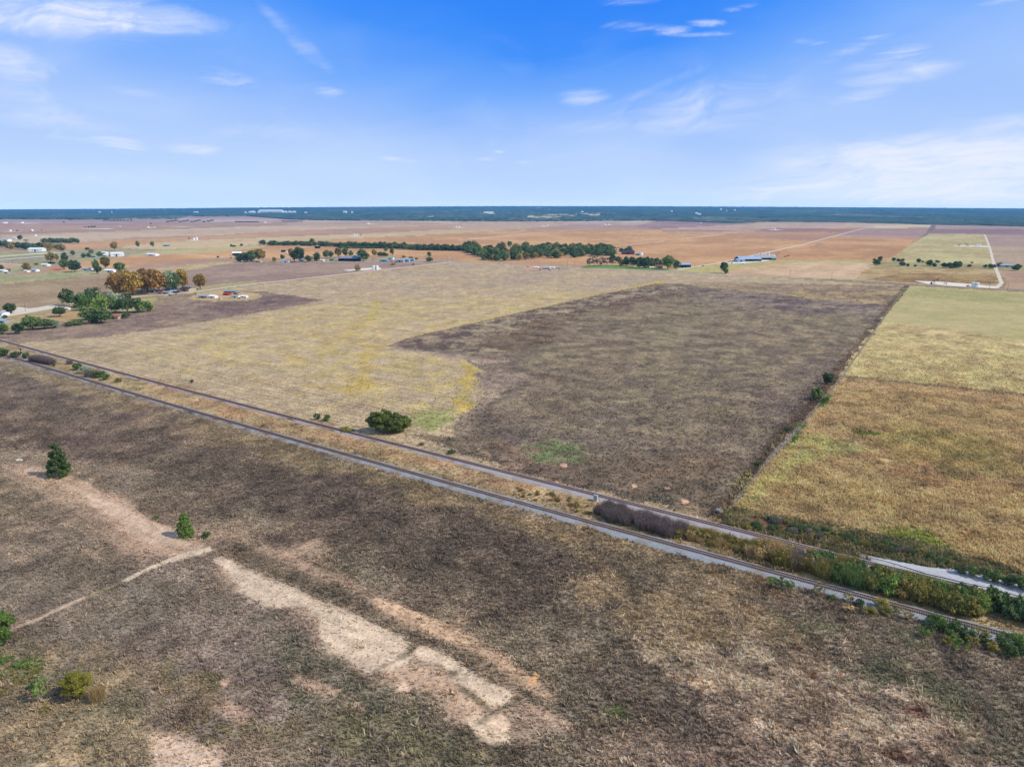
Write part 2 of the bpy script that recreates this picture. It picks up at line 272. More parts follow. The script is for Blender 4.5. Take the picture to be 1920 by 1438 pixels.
SOIL = [  # bare sandy ground showing through: polygon, colour, strength of cover, edge
 ([(20, 868), (90, 885), (180, 915), (270, 958), (335, 990), (400, 1026), (380, 1042), (320, 1044), (265, 1030), (225, 995), (170, 950), (100, 905), (20, 880)], (208, 172, 140), .62, 5),
 ([(140, 915), (220, 945), (330, 995), (380, 1030), (300, 1020), (230, 985), (170, 945)], (220, 190, 158), .7, 3),
 ([(145, 1028), (165, 1026), (205, 1050), (190, 1052)], (200, 170, 140), .5, 2),
 ([(10, 1040), (50, 1040), (60, 1060), (30, 1060)], (190, 160, 130), .45, 3),
 ([(396, 1034), (560, 1105), (775, 1205), (965, 1303), (1070, 1356), (960, 1400), (850, 1350), (700, 1268), (590, 1235), (560, 1155), (440, 1125), (390, 1060)], (196, 166, 138), .42, 5),
 ([(10, 858), (150, 900), (400, 1024), (392, 1048), (260, 1054), (120, 955), (10, 892)], (188, 158, 130), .40, 5),
 ([(590, 1040), (690, 1108), (900, 1198), (1064, 1310), (1000, 1322), (840, 1215), (690, 1142), (550, 1062)], (192, 160, 130), .42, 5),
 ([(200, 930), (330, 962), (520, 1030), (600, 1000), (640, 1030), (600, 1060), (480, 1030), (300, 985)], (186, 156, 128), .34, 5),
 ([(396, 1036), (470, 1066), (560, 1106), (660, 1152), (776, 1206), (772, 1238), (745, 1260), (700, 1262), (606, 1222), (598, 1185), (612, 1160), (560, 1138), (500, 1138), (446, 1114), (452, 1090), (400, 1055)], (214, 187, 156), .86, 3),
 ([(790, 1212), (850, 1240), (905, 1276), (965, 1305), (950, 1325), (910, 1318), (870, 1290), (860, 1270), (820, 1245), (780, 1238), (770, 1230)], (214, 187, 156), .88, 2),
 ([(720, 1262), (760, 1245), (820, 1260), (870, 1300), (930, 1330), (910, 1340), (880, 1358), (840, 1330), (790, 1300), (740, 1285), (700, 1262)], (196, 162, 132), .6, 3),
 ([(880, 1340), (925, 1340), (960, 1370), (960, 1392), (920, 1395), (890, 1372)], (212, 185, 152), .8, 2),
 ([(740, 1285), (758, 1280), (772, 1290), (768, 1297), (750, 1297)], (222, 188, 156), .95, .6),
 ([(912, 1345), (935, 1336), (955, 1350), (955, 1366), (930, 1372), (914, 1362)], (226, 192, 158), .95, .8),
 ([(960, 1305), (1000, 1320), (1060, 1352), (1120, 1390), (1050, 1360), (990, 1335)], (200, 164, 134), .55, 2),
 ([(686, 1118), (730, 1124), (780, 1150), (850, 1180), (900, 1200), (840, 1205), (800, 1190), (740, 1160), (700, 1140)], (214, 176, 140), .75, 3),
 ([(850, 1195), (920, 1220), (980, 1250), (1010, 1285), (1050, 1310), (1010, 1310), (960, 1265), (890, 1225)], (206, 168, 134), .62, 3),
 ([(1000, 1260), (1015, 1262), (1002, 1290), (990, 1282)], (214, 164, 116), .85, 1.5),
 ([(870, 1150), (895, 1135), (900, 1142), (850, 1182), (840, 1178)], (206, 170, 134), .5, 2.5),
 ([(510, 1040), (560, 1025), (606, 1005), (612, 1020), (560, 1035), (515, 1050)], (196, 162, 130), .4, 3),
 ([(500, 1000), (580, 1060), (640, 1100), (650, 1110), (560, 1075), (490, 1020)], (190, 158, 130), .5, 4),
 ([(545, 1255), (590, 1268), (640, 1295), (700, 1335), (670, 1338), (600, 1300), (550, 1275)], (208, 172, 142), .6, 3),
 ([(410, 1275), (432, 1270), (430, 1285), (415, 1286)], (214, 178, 148), .85, 1),
 ([(400, 1305), (440, 1312), (480, 1340), (500, 1352), (450, 1350), (410, 1325)], (204, 170, 142), .6, 3),
 ([(270, 1375), (330, 1368), (400, 1385), (425, 1420), (410, 1500), (300, 1500), (285, 1420)], (218, 186, 156), .7, 4),
 ([(40, 1430), (100, 1405), (150, 1400), (180, 1480), (20, 1480)], (200, 170, 132), .5, 4),
 ([(95, 1200), (125, 1240), (160, 1270), (110, 1250), (75, 1215)], (196, 164, 134), .45, 3),
 ([(30, 861), (44, 861), (43, 865), (31, 865)], (232, 220, 204), .9, .5),
 ([(1230, 1255), (1330, 1275), (1390, 1290), (1300, 1290), (1240, 1270)], (196, 160, 124), .5, 4),
 ([(1645, 858), (1670, 858), (1680, 868), (1655, 868)], (206, 176, 124), .7, 2),
 ([(1710, 880), (1730, 882), (1730, 887), (1712, 886)], (206, 176, 134), .7, 1.5),
 ([(1278, 936), (1292, 938), (1292, 945), (1280, 944)], (212, 164, 130), .9, .8),
 ([(1245, 912), (1256, 913), (1256, 918), (1247, 917)], (206, 160, 126), .8, .8),
 ([(1050, 868), (1062, 869), (1064, 875), (1052, 874)], (212, 168, 138), .8, .8),
 ([(1080, 985), (1095, 986), (1092, 994), (1082, 993)], (220, 176, 130), .8, 1),
 ([(1250, 985), (1430, 1035), (1430, 1050), (1250, 1005)], (150, 110, 80), .3, 3),
]
DARK = [  # narrow dark weedy lines
 ([(770, 1212), (782, 1214), (775, 1228), (735, 1245), (700, 1262), (692, 1258), (735, 1238)], (98, 88, 66), .5, 1.3),
 ([(962, 1310), (975, 1300), (980, 1318), (940, 1335), (905, 1358), (880, 1360), (900, 1345), (930, 1328)], (98, 86, 68), .5, 1.5),
 ([(865, 1285), (905, 1318), (925, 1332), (915, 1336), (890, 1318), (860, 1295)], (96, 88, 64), .6, 1.2),
 ([(840, 1258), (858, 1255), (855, 1272), (845, 1268)], (100, 88, 66), .6, 1.5),
 ([(405, 1026), (520, 1080), (600, 1114), (690, 1156), (800, 1202), (900, 1254), (1000, 1306), (1090, 1366), (1064, 1326), (964, 1266), (846, 1204), (710, 1138), (570, 1068), (430, 1004)], (112, 99, 80), .5, 5),
 ([(580, 800), (900, 860), (900, 866), (580, 806)], (110, 98, 76), .0, 2),
 ([(220, 925), (300, 955), (360, 985), (330, 990), (260, 960)], (104, 88, 74), .6, 4),
 ([(1262, 1240), (1300, 1230), (1330, 1262), (1290, 1262)], (96, 92, 64), .35, 4),
 ([(1510, 1262), (1535, 1262), (1530, 1276), (1512, 1276)], (112, 66, 44), .6, 1.5),
 ([(1560, 1262), (1585, 1260), (1585, 1272), (1565, 1274)], (112, 64, 44), .6, 1.5),
 ([(1690, 1330), (1730, 1325), (1740, 1348), (1700, 1352)], (118, 72, 50), .5, 2),
 ([(1650, 1400), (1720, 1405), (1715, 1430), (1660, 1425)], (112, 68, 48), .5, 2.5),
 ([(1480, 1210), (1505, 1210), (1505, 1224), (1482, 1222)], (92, 72, 48), .6, 1.5),
 ([(1410, 1060), (1470, 1100), (1500, 1130), (1440, 1120), (1400, 1090)], (140, 108, 72), .35, 5),
]
PATHS = [([(1372, 950), (1440, 866), (1498, 803), (1578, 707), (1640, 620), (1690, 550)], 1.0, (142, 126, 106)), ([(1500, 800), (1478, 822), (1440, 862)], 1.4, (136, 124, 112)), ([(20, 1184), (70, 1162), (165, 1120)], 1.4, (196, 168, 140)), ([(165, 1120), (236, 1089)], 1.2, (150, 132, 100)),
         ([(236, 1089), (262, 1076), (320, 1050), (345, 1040), (392, 1028)], 1.7, (212, 188, 158)), ([(320, 1050), (392, 1029)], 2.3, (214, 190, 160))]
def paint(X, Y, fine=True):
    X = np.asarray(X, float); Y = np.asarray(Y, float); n = X.shape
    C = np.zeros(n+(3,))+S((150, 128, 96)); A = np.zeros(n+(3,))+np.array([.35, 0, .8])
    D = np.hypot(X, Y)
    px0, py0, _ = proj(X, Y, 0)
    # beyond ~5 km the land rises: ask for the photo row the point really shows at
    z = hill(X, Y); p1, q1, _ = proj(X, Y, z); px0 = p1; py0 = q1
    nx = fbm(X, Y, 11, 31, 4)-.5; ny = fbm(X, Y, 11, 67, 4)-.5
    rx = _h(np.floor(X*3), np.floor(Y*3), 3)-.5; ry = _h(np.floor(X*3), np.floor(Y*3), 8)-.5
    cache = {}
    def warped(e):
        e = round(e, 2)
        if e not in cache:
            if e == 0: cache[e] = (px0, py0)
            else:
                a, b, _ = proj(X+e*(nx*4+rx*1.2), Y+e*(ny*4+ry*1.2), z); cache[e] = (a, b)
        return cache[e]
    for k, (P, ca, cb, s, e, am, ro, ve) in enumerate(FAR+MID+NEAR):
        if e == 0: a, b = px0, py0
        else: a, b = warped(e)
        i = inside(np.nan_to_num(a, nan=-1e7), np.nan_to_num(b, nan=9999 if k >= len(FAR) else -1e7), P)
        if not i.any(): continue
        x = X[i]; y = Y[i]
        f = fbm(x, y, s*1.7, 100+k*7, 6, .76)
        f = sstep(.36, .64, f)
        if k < len(FAR): ca = (ca[0], ca[1]+.34*max(0, ca[0]-ca[1]-24), ca[2]-7); cb = (cb[0], cb[1]+.34*max(0, cb[0]-cb[1]-24), cb[2]-7)
        c = (S(ca)*(1-f)[:, None]+S(cb)*f[:, None])*(1.05 if k < len(FAR) else 1)
        C[i] = c; A[i] = (am, ro, ve)
    near = D < 1600
    u1 = X*math.cos(R(-36))+Y*math.sin(R(-36)); v1 = -X*math.sin(R(-36))+Y*math.cos(R(-36))
    NS = np.zeros(n); nm = (D < 900); NS[nm] = .45*fbm(u1[nm]/7, v1[nm], 1.5, 700, 3, .7)+.55*fbm(X[nm], Y[nm], 6, 705, 6, .8)
    nd = np.nan_to_num(px0, nan=-1e7)
    for P, c, st, e in SOIL+DARK:
        Pa = np.asarray(P, float); mg = 30+e*6
        i = (nd > Pa[:, 0].min()-mg*2) & (nd < Pa[:, 0].max()+mg*2) & (py0 > Pa[:, 1].min()-mg) & (py0 < Pa[:, 1].max()+mg)
        if not i.any(): continue
        x = X[i]+e*1.2*nx[i]; y = Y[i]+e*1.2*ny[i]; cov = 0
        for q in range(12):
            rr = e*.85*math.sqrt((q+.5)/12); aa = q*2.4; a, b, _ = proj(x+rr*math.cos(aa), y+rr*math.sin(aa), 0); cov = cov+inside(a, b, P)/12.0
        f = (st**.7)*sstep(.26, .76, cov*(.50+.42*st)+(NS[i]-.42)*1.15)*(cov > 0); f = np.clip(f, 0, 1)[:, None]
        C[i] = C[i]*(1-f)+S(c)*f
        if c[0] > 150: A[i, 2] *= (1-.9*f[:, 0]); A[i, 1] = np.maximum(A[i, 1], .5*f[:, 0])
    for P, w, c in PATHS:
        for (a, b) in zip(P[:-1], P[1:]):
            a = np.array(un(*a)[:2]); b = np.array(un(*b)[:2]); d = b-a; L = np.hypot(*d); d = d/L
            t = (X-a[0])*d[0]+(Y-a[1])*d[1]; o = np.abs(-(X-a[0])*d[1]+(Y-a[1])*d[0]+nx*1.5)
            f = ((t > -.5) & (t < L+.5))*sstep(w, w*.5, o)*.85
            C = C*(1-f[..., None])+S(c)*f[..., None]; A[..., 2] *= 1-f
    if fine:   # colour drift every field has: olive, russet and grey plants in patches
        q = np.clip(A[..., 2], 0, 1)[..., None]**1.6*.85+.15
        m1 = (fbm(X, Y, 55, 901, 5, .65)-.5)[..., None]*2; m2 = (fbm(X, Y, 20, 907, 6, .75)-.5)[..., None]*2; m3 = (fbm(X, Y, 9, 911, 5, .8)-.5)[..., None]*2
        C = C*(1+q*(m1*np.array([-.05, .03, -.07])+m2*np.array([.08, .02, -.04])+m3*np.array([.85, .83, .8])))
    return np.clip(C, .01, .85), A
# ------------------------------------------------------------------ mesh + object helpers
def link_mesh(name, V, Fs, mats=(), parent=None, attrs=None, smooth=False, matidx=None):
    me = bpy.data.meshes.new(name)
    V = np.ascontiguousarray(V, dtype=np.float32)
    if isinstance(Fs, np.ndarray):
        k = Fs.shape[1]; n = len(Fs)
        me.vertices.add(len(V)); me.vertices.foreach_set('co', V.ravel())
        me.loops.add(n*k); me.loops.foreach_set('vertex_index', np.ascontiguousarray(Fs, dtype=np.int32).ravel())
        me.polygons.add(n); me.polygons.foreach_set('loop_start', np.arange(n, dtype=np.int32)*k)
        me.update(calc_edges=True)
    else:
        me.from_pydata([tuple(map(float, v)) for v in V], [], [tuple(map(int, f)) for f in Fs]); me.update()
    for nm, arr in (attrs or {}).items():
        a = me.attributes.new(nm, 'FLOAT_COLOR', 'POINT')
        q = np.ones((len(V), 4), np.float32); q[:, :3] = arr; a.data.foreach_set('color', q.ravel())
    for m in mats: me.materials.append(m)
    if matidx is not None: me.polygons.foreach_set('material_index', np.asarray(matidx, dtype=np.int32))
    if smooth: me.polygons.foreach_set('use_smooth', np.ones(len(me.polygons), bool))
    o = bpy.data.objects.new(name, me); col.objects.link(o); o.parent = parent
    return o
def tag(o, label=None, cat=None, group=None, kind=None):
    if label: o['label'] = label
    if cat: o['category'] = cat
    if group: o['group'] = group
    if kind: o['kind'] = kind
    return o
def empty(name, loc, rz=0, sc=None):
    o = bpy.data.objects.new(name, None); col.objects.link(o); o.location = loc; o.rotation_euler = (0, 0, rz)
    o.empty_display_size = .5
    if sc: o.scale = sc
    return o
class MB:
    def __init__(s): s.v = []; s.f = []
    def box(s, c, d, rz=0, taper=1.0):
        cx, cy, cz = c; a, b, h = d[0]/2, d[1]/2, d[2]/2; n = len(s.v); cs, sn = math.cos(rz), math.sin(rz)
        for z, t in ((-h, 1), (h, taper)):
            for x, y in ((-a, -b), (a, -b), (a, b), (-a, b)):
                x *= t; y *= t; s.v.append((cx+x*cs-y*sn, cy+x*sn+y*cs, cz+z))
        s.f += [(n+3, n+2, n+1, n), (n+4, n+5, n+6, n+7)]+[(n+k, n+(k+1) % 4, n+4+(k+1) % 4, n+4+k) for k in range(4)]
        return s
    def tube(s, p, q, r0, r1=None, n=8, caps=True):
        r1 = r0 if r1 is None else r1; p = np.array(p, float); q = np.array(q, float); d = q-p; d = d/(np.linalg.norm(d)+1e-9)
        u = np.cross(d, (0, 0, 1) if abs(d[2]) < .9 else (1, 0, 0)); u /= np.linalg.norm(u); w = np.cross(d, u); b = len(s.v)
        for c, r in ((p, r0), (q, r1)):
            for k in range(n):
                a = 2*math.pi*k/n; s.v.append(tuple(c+r*(u*math.cos(a)+w*math.sin(a))))
        s.f += [(b+k, b+(k+1) % n, b+n+(k+1) % n, b+n+k) for k in range(n)]
        if caps: s.f += [tuple(b+n-1-k for k in range(n)), tuple(b+n+k for k in range(n))]
        return s
    def poly(s, pts, *faces):
        b = len(s.v); s.v += list(pts); s.f += [tuple(b+k for k in f) for f in faces]; return s
    def build(s, name, m, parent=None, smooth=False):
        return link_mesh(name, np.array(s.v), s.f, [m], parent, smooth=smooth)
def simple(name, c, rough=.8, metal=0, var=.12, scale=1.5):
    m = bpy.data.materials.new(name); m.use_nodes = True; g = G(m.node_tree); b = m.node_tree.nodes['Principled BSDF']
    tc = m.node_tree.nodes.new('ShaderNodeTexCoord').outputs['Object']
    n = g.noise(tc, scale, 5, .65); c = lin(c)/K
    cc = g.mix(n, (*(c*(1-var*1.6)), 1), (*np.minimum(c*(1+var*1.2), .9), 1))
    m.node_tree.links.new(cc, b.inputs['Base Color']); b.inputs['Roughness'].default_value = rough; b.inputs['Metallic'].default_value = metal
    b.inputs['Specular IOR Level'].default_value = .25
    return m
# ------------------------------------------------------------------ ground
def ground_material(strength=1.0):
    m = bpy.data.materials.new('ground'); m.use_nodes = True; nt = m.node_tree; g = G(nt); b = nt.nodes['Principled BSDF']
    tc = nt.nodes.new('ShaderNodeTexCoord').outputs['Object']
    def at(nm):
        a = nt.nodes.new('ShaderNodeAttribute'); a.attribute_name = nm; return a
    c = at('Col').outputs['Color']; s = nt.nodes.new('ShaderNodeSeparateColor'); nt.links.new(at('Mask').outputs['Color'], s.inputs[0])
    am, ro, ve = s.outputs
    n1 = g.noise(tc, 1.3, 4, .7); n2 = g.noise(tc, .28, 4, .65); n3 = g.noise(tc, .055, 4, .6)
    d = g.m('ADD', g.m('ADD', g.m('MULTIPLY', g.m('SUBTRACT', n1, .5), 2.6), g.m('MULTIPLY', g.m('SUBTRACT', n2, .5), 2.0)), g.m('MULTIPLY', g.m('SUBTRACT', n3, .5), 1.0))
    # crop rows run across the fields at -33 degrees
    rot = nt.nodes.new('ShaderNodeVectorRotate'); rot.rotation_type = 'Z_AXIS'; nt.links.new(tc, rot.inputs[0]); rot.inputs['Angle'].default_value = R(33)
    sp2 = nt.nodes.new('ShaderNodeSeparateXYZ'); nt.links.new(rot.outputs[0], sp2.inputs[0])
    wob = g.m('MULTIPLY', n3, 3.0)
    r1 = g.m('SINE', g.m('ADD', g.m('MULTIPLY', sp2.outputs[1], 2*math.pi/4.4), wob))
    lane = g.noise(g.vm('MULTIPLY', rot.outputs[0], (.008, .26, 1)), 1, 4, .75)
    lane2 = g.noise(g.vm('MULTIPLY', rot.outputs[0], (.05, .003, 1)), 1, 3, .7)
    rows = g.m('ADD', g.m('MULTIPLY', r1, .085), g.m('ADD', g.m('MULTIPLY', g.m('SUBTRACT', lane, .5), .95), g.m('MULTIPLY', g.m('SUBTRACT', lane2, .5), .35)))
    f = g.m('ADD', g.m('ADD', 1, g.m('MULTIPLY', g.m('MULTIPLY', d, am), 1.9*strength)), g.m('MULTIPLY', rows, ro))
    f = g.m('MAXIMUM', f, .3)
    cc = g.vm('SCALE', c, sc=f)
    nt.links.new(cc, b.inputs['Base Color']); b.inputs['Roughness'].default_value = 1; b.inputs['Specular IOR Level'].default_value = 0
    bp = nt.nodes.new('ShaderNodeBump'); bp.inputs['Distance'].default_value = .5; nt.links.new(g.m('MULTIPLY', am, 1.6, clamp=True), bp.inputs['Strength'])
    nt.links.new(g.m('ADD', n1, g.m('MULTIPLY', n2, 2)), bp.inputs['Height']); nt.links.new(bp.outputs[0], b.inputs['Normal'])
    return m
GROUND = ground_material()
def grid(rows_y, cols, ymin=60):
    Yr = np.asarray(rows_y)[:, None]; dep = np.maximum(Yr, ymin)*cp+H*sp
    X = np.clip(np.asarray(cols)[None, :]*dep, -25500, 25500); Y = np.broadcast_to(Yr, X.shape)
    return X.ravel(), Y.ravel(), X.shape
def quads(shape):
    r, c = shape; i = (np.arange(r-1)[:, None]*c+np.arange(c-1)[None, :]).ravel()
    return np.stack([i, i+1, i+1+c, i+c], 1)
def dist_of(py):      # forward distance of a photo row on flat ground
    v = (719-py)/F; return (cp+v*sp)*H/(sp-v*cp)
STEP = 1.7
def ground():
    pys = np.concatenate([np.arange(1500, 405, -STEP), np.arange(405, 393.6, -.6)])
    rows = np.concatenate([np.linspace(-400, dist_of(1500)-4, 22), [dist_of(p) for p in pys], [24200, 24800, 25400]])
    fine = np.concatenate([np.arange(-1700, -1010, 4.5), np.arange(-1010, 1011, STEP*1.0), np.arange(1014, 1700, 4.5)])/F
    out = np.array([1.4, 1.6, 2.1, 3.0, 4.2])*1.0
    cols = np.concatenate([-out[::-1], fine, out])
    X, Y, sh = grid(rows, cols, dist_of(1500))
    C, A = paint(X, Y)
    Z = ht(X, Y)
    tag(link_mesh('ground', np.stack([X, Y, Z], 1), quads(sh), [GROUND], attrs={'Col': C, 'Mask': A}, smooth=True), kind='structure',
        label='flat farmland of weedy, stubble and ploughed fields reaching the horizon')
ground()
# ------------------------------------------------------------------ sky backdrop with its clouds (a far band of dome; the sun stands above its rim)
def sky_dome():
    RAD = 60000.0
    CL = [(90, 18, 330, 52, 1.0, .30, 0), (330, 28, 80, 28, .55, .36, .1), (20, 118, 95, 36, .75, .34, .15), (60, 185, 120, 24, .5, .38, .1), (70, 222, 170, 26, .45, .36, .08),
          (425, 148, 62, 17, .5, .32, .1), (265, 176, 70, 10, .35, .34, .1), (230, 272, 52, 14, .75, .26, .15), (372, 281, 66, 10, .8, .28, 0), (150, 262, 70, 6, .45, .3, .05),
          (525, 48, 70, 22, .42, .34, 1.0), (580, 90, 50, 20, .22, .34, 1.0), (615, 171, 28, 12, .42, .3, 0), (490, 246, 110, 20, .36, .35, .05), (733, 297, 26, 6, .8, .26, .1), (770, 303, 22, 5, .5, .3, 0),
          (1095, 183, 46, 18, .6, .30, 0), (912, 299, 20, 5, .6, .28, 0), (935, 285, 12, 3, .5, .28, 0), (982, 304, 12, 3.5, .6, .28, 0),
          (1260, 58, 34, 10, .6, .32, 0), (1190, 50, 60, 10, .35, .36, .05), (1328, 44, 36, 7, .7, .3, .08), (1385, 16, 32, 6, .7, .3, -.1), (1320, 65, 60, 5, .45, .3, 0), (1518, 80, 30, 7, .5, .33, .1), (1180, 4, 60, 8, .35, .36, 0),
          (1600, 92, 60, 15, .6, .34, -.25), (1690, 98, 60, 15, .75, .32, -.1), (1650, 120, 80, 14, .55, .34, -.1), (1670, 146, 100, 16, .7, .32, -.05), (1620, 180, 60, 14, .45, .36, -.15), (1720, 128, 80, 14, .5, .34, 0),
          (1320, 195, 170, 42, .42, .34, -.08), (1240, 160, 80, 12, .35, .35, -.35), (1200, 240, 190, 16, .28, .36, 0),
          (1690, 288, 260, 34, .85, .20, -.04), (1760, 325, 360, 48, .95, .15, -.03), (1680, 362, 420, 26, .75, .20, 0), (1900, 235, 90, 28, .6, .32, -.1), (1905, 285, 160, 40, .6, .28, 0), (150, 330, 330, 20, .16, .34, 0), (1890, 2, 60, 6, .4, .3, 0)]
    def ang(px, py):
        v = ((px-960)/F, cp+(719-py)/F*sp, -sp+(719-py)/F*cp); L = math.sqrt(sum(k*k for k in v)); return math.degrees(math.atan2(v[0], v[1])), math.degrees(math.asin(v[2]/L))
    azs = np.concatenate([np.arange(-75, -40, 1.0), np.arange(-40, 40, .068), np.arange(40, 75.1, 1.0)]); els = np.concatenate([[-1.2, -.6], np.arange(-.3, 17, .068), np.arange(17, 31, .5)])
    az, el = np.meshgrid(azs, els); sh = az.shape; az = az.ravel(); el = el.ravel(); ra_, re_ = np.radians(az), np.radians(el)
    x, y, z = np.cos(re_)*np.sin(ra_), np.cos(re_)*np.cos(ra_), np.sin(re_)
    e2 = el+(fbm(az, el*2.5, 14, 2, 3)-.5)*3.5
    e3 = e2-np.abs(az-2.0)*.095*el*.14
    P = np.array([p for p, c in STOPS]); Cs = np.array([lin(c) for p, c in STOPS]); C = np.stack([np.interp(e3, P, Cs[:, k]) for k in range(3)], 1)
    sx = az*.30+fbm(az, el, 6, 5, 2)*3; sy = el-az*.10+fbm(az, el, 6, 15, 2)*2.5; wx = fbm(sx, sy, 1.2, 31, 3)*1.3; wy = fbm(sx, sy, 1.2, 41, 3)*1.3
    w1 = fbm(sx+wx, sy+wy, 1.35, 50, 8, .62); w2 = fbm(sx*.5+wx*.5, sy*2.1+wy*.8, .6, 60, 8, .70); acc = np.zeros(len(az))
    for (cx, cy, rx, ry, den, th, tl) in CL:
        a0, e0 = ang(cx, cy); a1, _ = ang(cx+rx*.5, cy); a2, _ = ang(cx-rx*.5, cy); _, e1 = ang(cx, cy-ry*.5); _, e9 = ang(cx, cy+ry*.5); ra = (a1-a2)*1.35; re = (e1-e9)*1.35
        da = az-a0; de = el-e0+da*tl; fall = np.clip(1-(da/ra)**2-(de/re)**2, 0, 1); nn = w1 if rx > 65 else w2
        v = np.clip((nn+fall*.38-(th+.255))*2.5, 0, 1); v = v*fall**1.3*den*(.8 if rx < 130 else 1)*np.clip(.45+1.3*(w2-.25), .3, 1.1); acc = acc+v-acc*v
    veil = np.clip((w1-.45)*1.6, 0, 1)*.14*np.clip((16-el)/10, 0, 1); acc = acc+veil-acc*veil
    C = C*(1-acc)[:, None]+lin((234, 240, 255))*acc[:, None]
    path = np.minimum((HAZE_TOP-H)/np.maximum(z, 1e-4), 25500/np.maximum(y, .05)); T = np.exp(-HAZE_D*path)[:, None]
    C = np.maximum((C-np.array(HAZE_L)*(1-T))/T, 0)
    al = np.clip((30.5-el)/6, 0, 1)*np.clip((74-np.abs(az))/12, 0, 1)
    m = bpy.data.materials.new('sky_backdrop'); m.use_nodes = True; nt = m.node_tree; nt.nodes.clear(); a = nt.nodes.new('ShaderNodeAttribute'); a.attribute_name = 'Sky'; b = nt.nodes.new('ShaderNodeAttribute'); b.attribute_name = 'Alpha'
    e = nt.nodes.new('ShaderNodeEmission'); t = nt.nodes.new('ShaderNodeBsdfTransparent'); mx = nt.nodes.new('ShaderNodeMixShader'); o = nt.nodes.new('ShaderNodeOutputMaterial')
    nt.links.new(a.outputs[0], e.inputs[0]); nt.links.new(b.outputs[2], mx.inputs[0]); nt.links.new(t.outputs[0], mx.inputs[1]); nt.links.new(e.outputs[0], mx.inputs[2]); nt.links.new(mx.outputs[0], o.inputs[0])
    m.cycles.emission_sampling = 'NONE'
    tag(link_mesh('sky', np.stack([x*RAD, y*RAD, z*RAD+H], 1), quads(sh), [m], attrs={'Sky': C, 'Alpha': np.repeat(al[:, None], 3, 1)}, smooth=True), 'blue sky with thin wispy clouds', kind='structure')
sky_dome()
# ------------------------------------------------------------------ railway
ca_, sa_ = math.cos(R(-34.3)), math.sin(R(-34.3))
RA = [(0, 638), (207, 693), (367, 735), (560, 787), (640, 807), (860, 863), (1000, 898), (1200, 945), (1318, 978), (1495, 1018), (1641, 1059), (1745, 1084)]
RB = [(0, 663), (280, 745), (640, 850), (1000, 948.5), (1500, 1086.5), (1592, 1111), (1745, 1151), (1915, 1194)]
TZ = .62
def along(P, deg=2):
    v = np.array([un(*p)[:2] for p in P]); t = v[:, 0]*ca_+v[:, 1]*sa_; o = -v[:, 0]*sa_+v[:, 1]*ca_
    k = np.polyfit(t, o, deg); t0, t1 = t.min(), t.max(); pk = np.polyder(k)
    def f(s):
        s = np.asarray(s, float); c = np.clip(s, t0, t1)
        o = np.polyval(k, c)+np.polyval(pk, c)*(s-c)
        return np.stack([s*ca_-o*sa_, s*sa_+o*ca_], -1)
    return f, t0, t1
def raise_pts(P):   # sight points lie on the rail head, TZ above the ground
    out = []
    for p in P:
        x, y, z = un(*p); k = (H-TZ)/H; a, b, _ = proj(x/1, y/1, 0); out.append(p)
    return out
M = {}
M['ballast_blue'] = simple('ballast_blue', (154, 157, 160), 1, 0, .5, 2.2)
M['ballast_pink'] = simple('ballast_pink', (172, 164, 164), 1, 0, .4, 2.2)
def stained(m, c2, amt):
    nt = m.node_tree; g = G(nt); b = nt.nodes['Principled BSDF']; lk = b.inputs['Base Color'].links[0].from_socket; tc = nt.nodes.new('ShaderNodeTexCoord').outputs['Object']
    f = g.m('MULTIPLY', g.m('SUBTRACT', g.noise(tc, .12, 6, .75), .47), amt, clamp=True); nt.links.new(g.mix(f, lk, (*(lin(c2)/K), 1)), b.inputs['Base Color'])
stained(M['ballast_blue'], (128, 112, 88), 5.0); stained(M['ballast_pink'], (140, 120, 94), 4.0)
M['sleeper'] = simple('sleeper', (112, 84, 72), .95, 0, .35, 2)
M['rail'] = simple('rail', (92, 62, 56), .6, .3, .3, 1)
M['white_gravel'] = simple('white_gravel', (188, 186, 186), 1, 0, .3, .9)
stained(M['white_gravel'], (158, 150, 138), 3.0)
M['road'] = simple('road', (214, 198, 174), 1, 0, .12, .1)
M['asphalt'] = simple('asphalt', (150, 150, 150), 1, 0, .1, .2)
M['pad'] = simple('pad', (226, 212, 190), 1, 0, .1, .1)
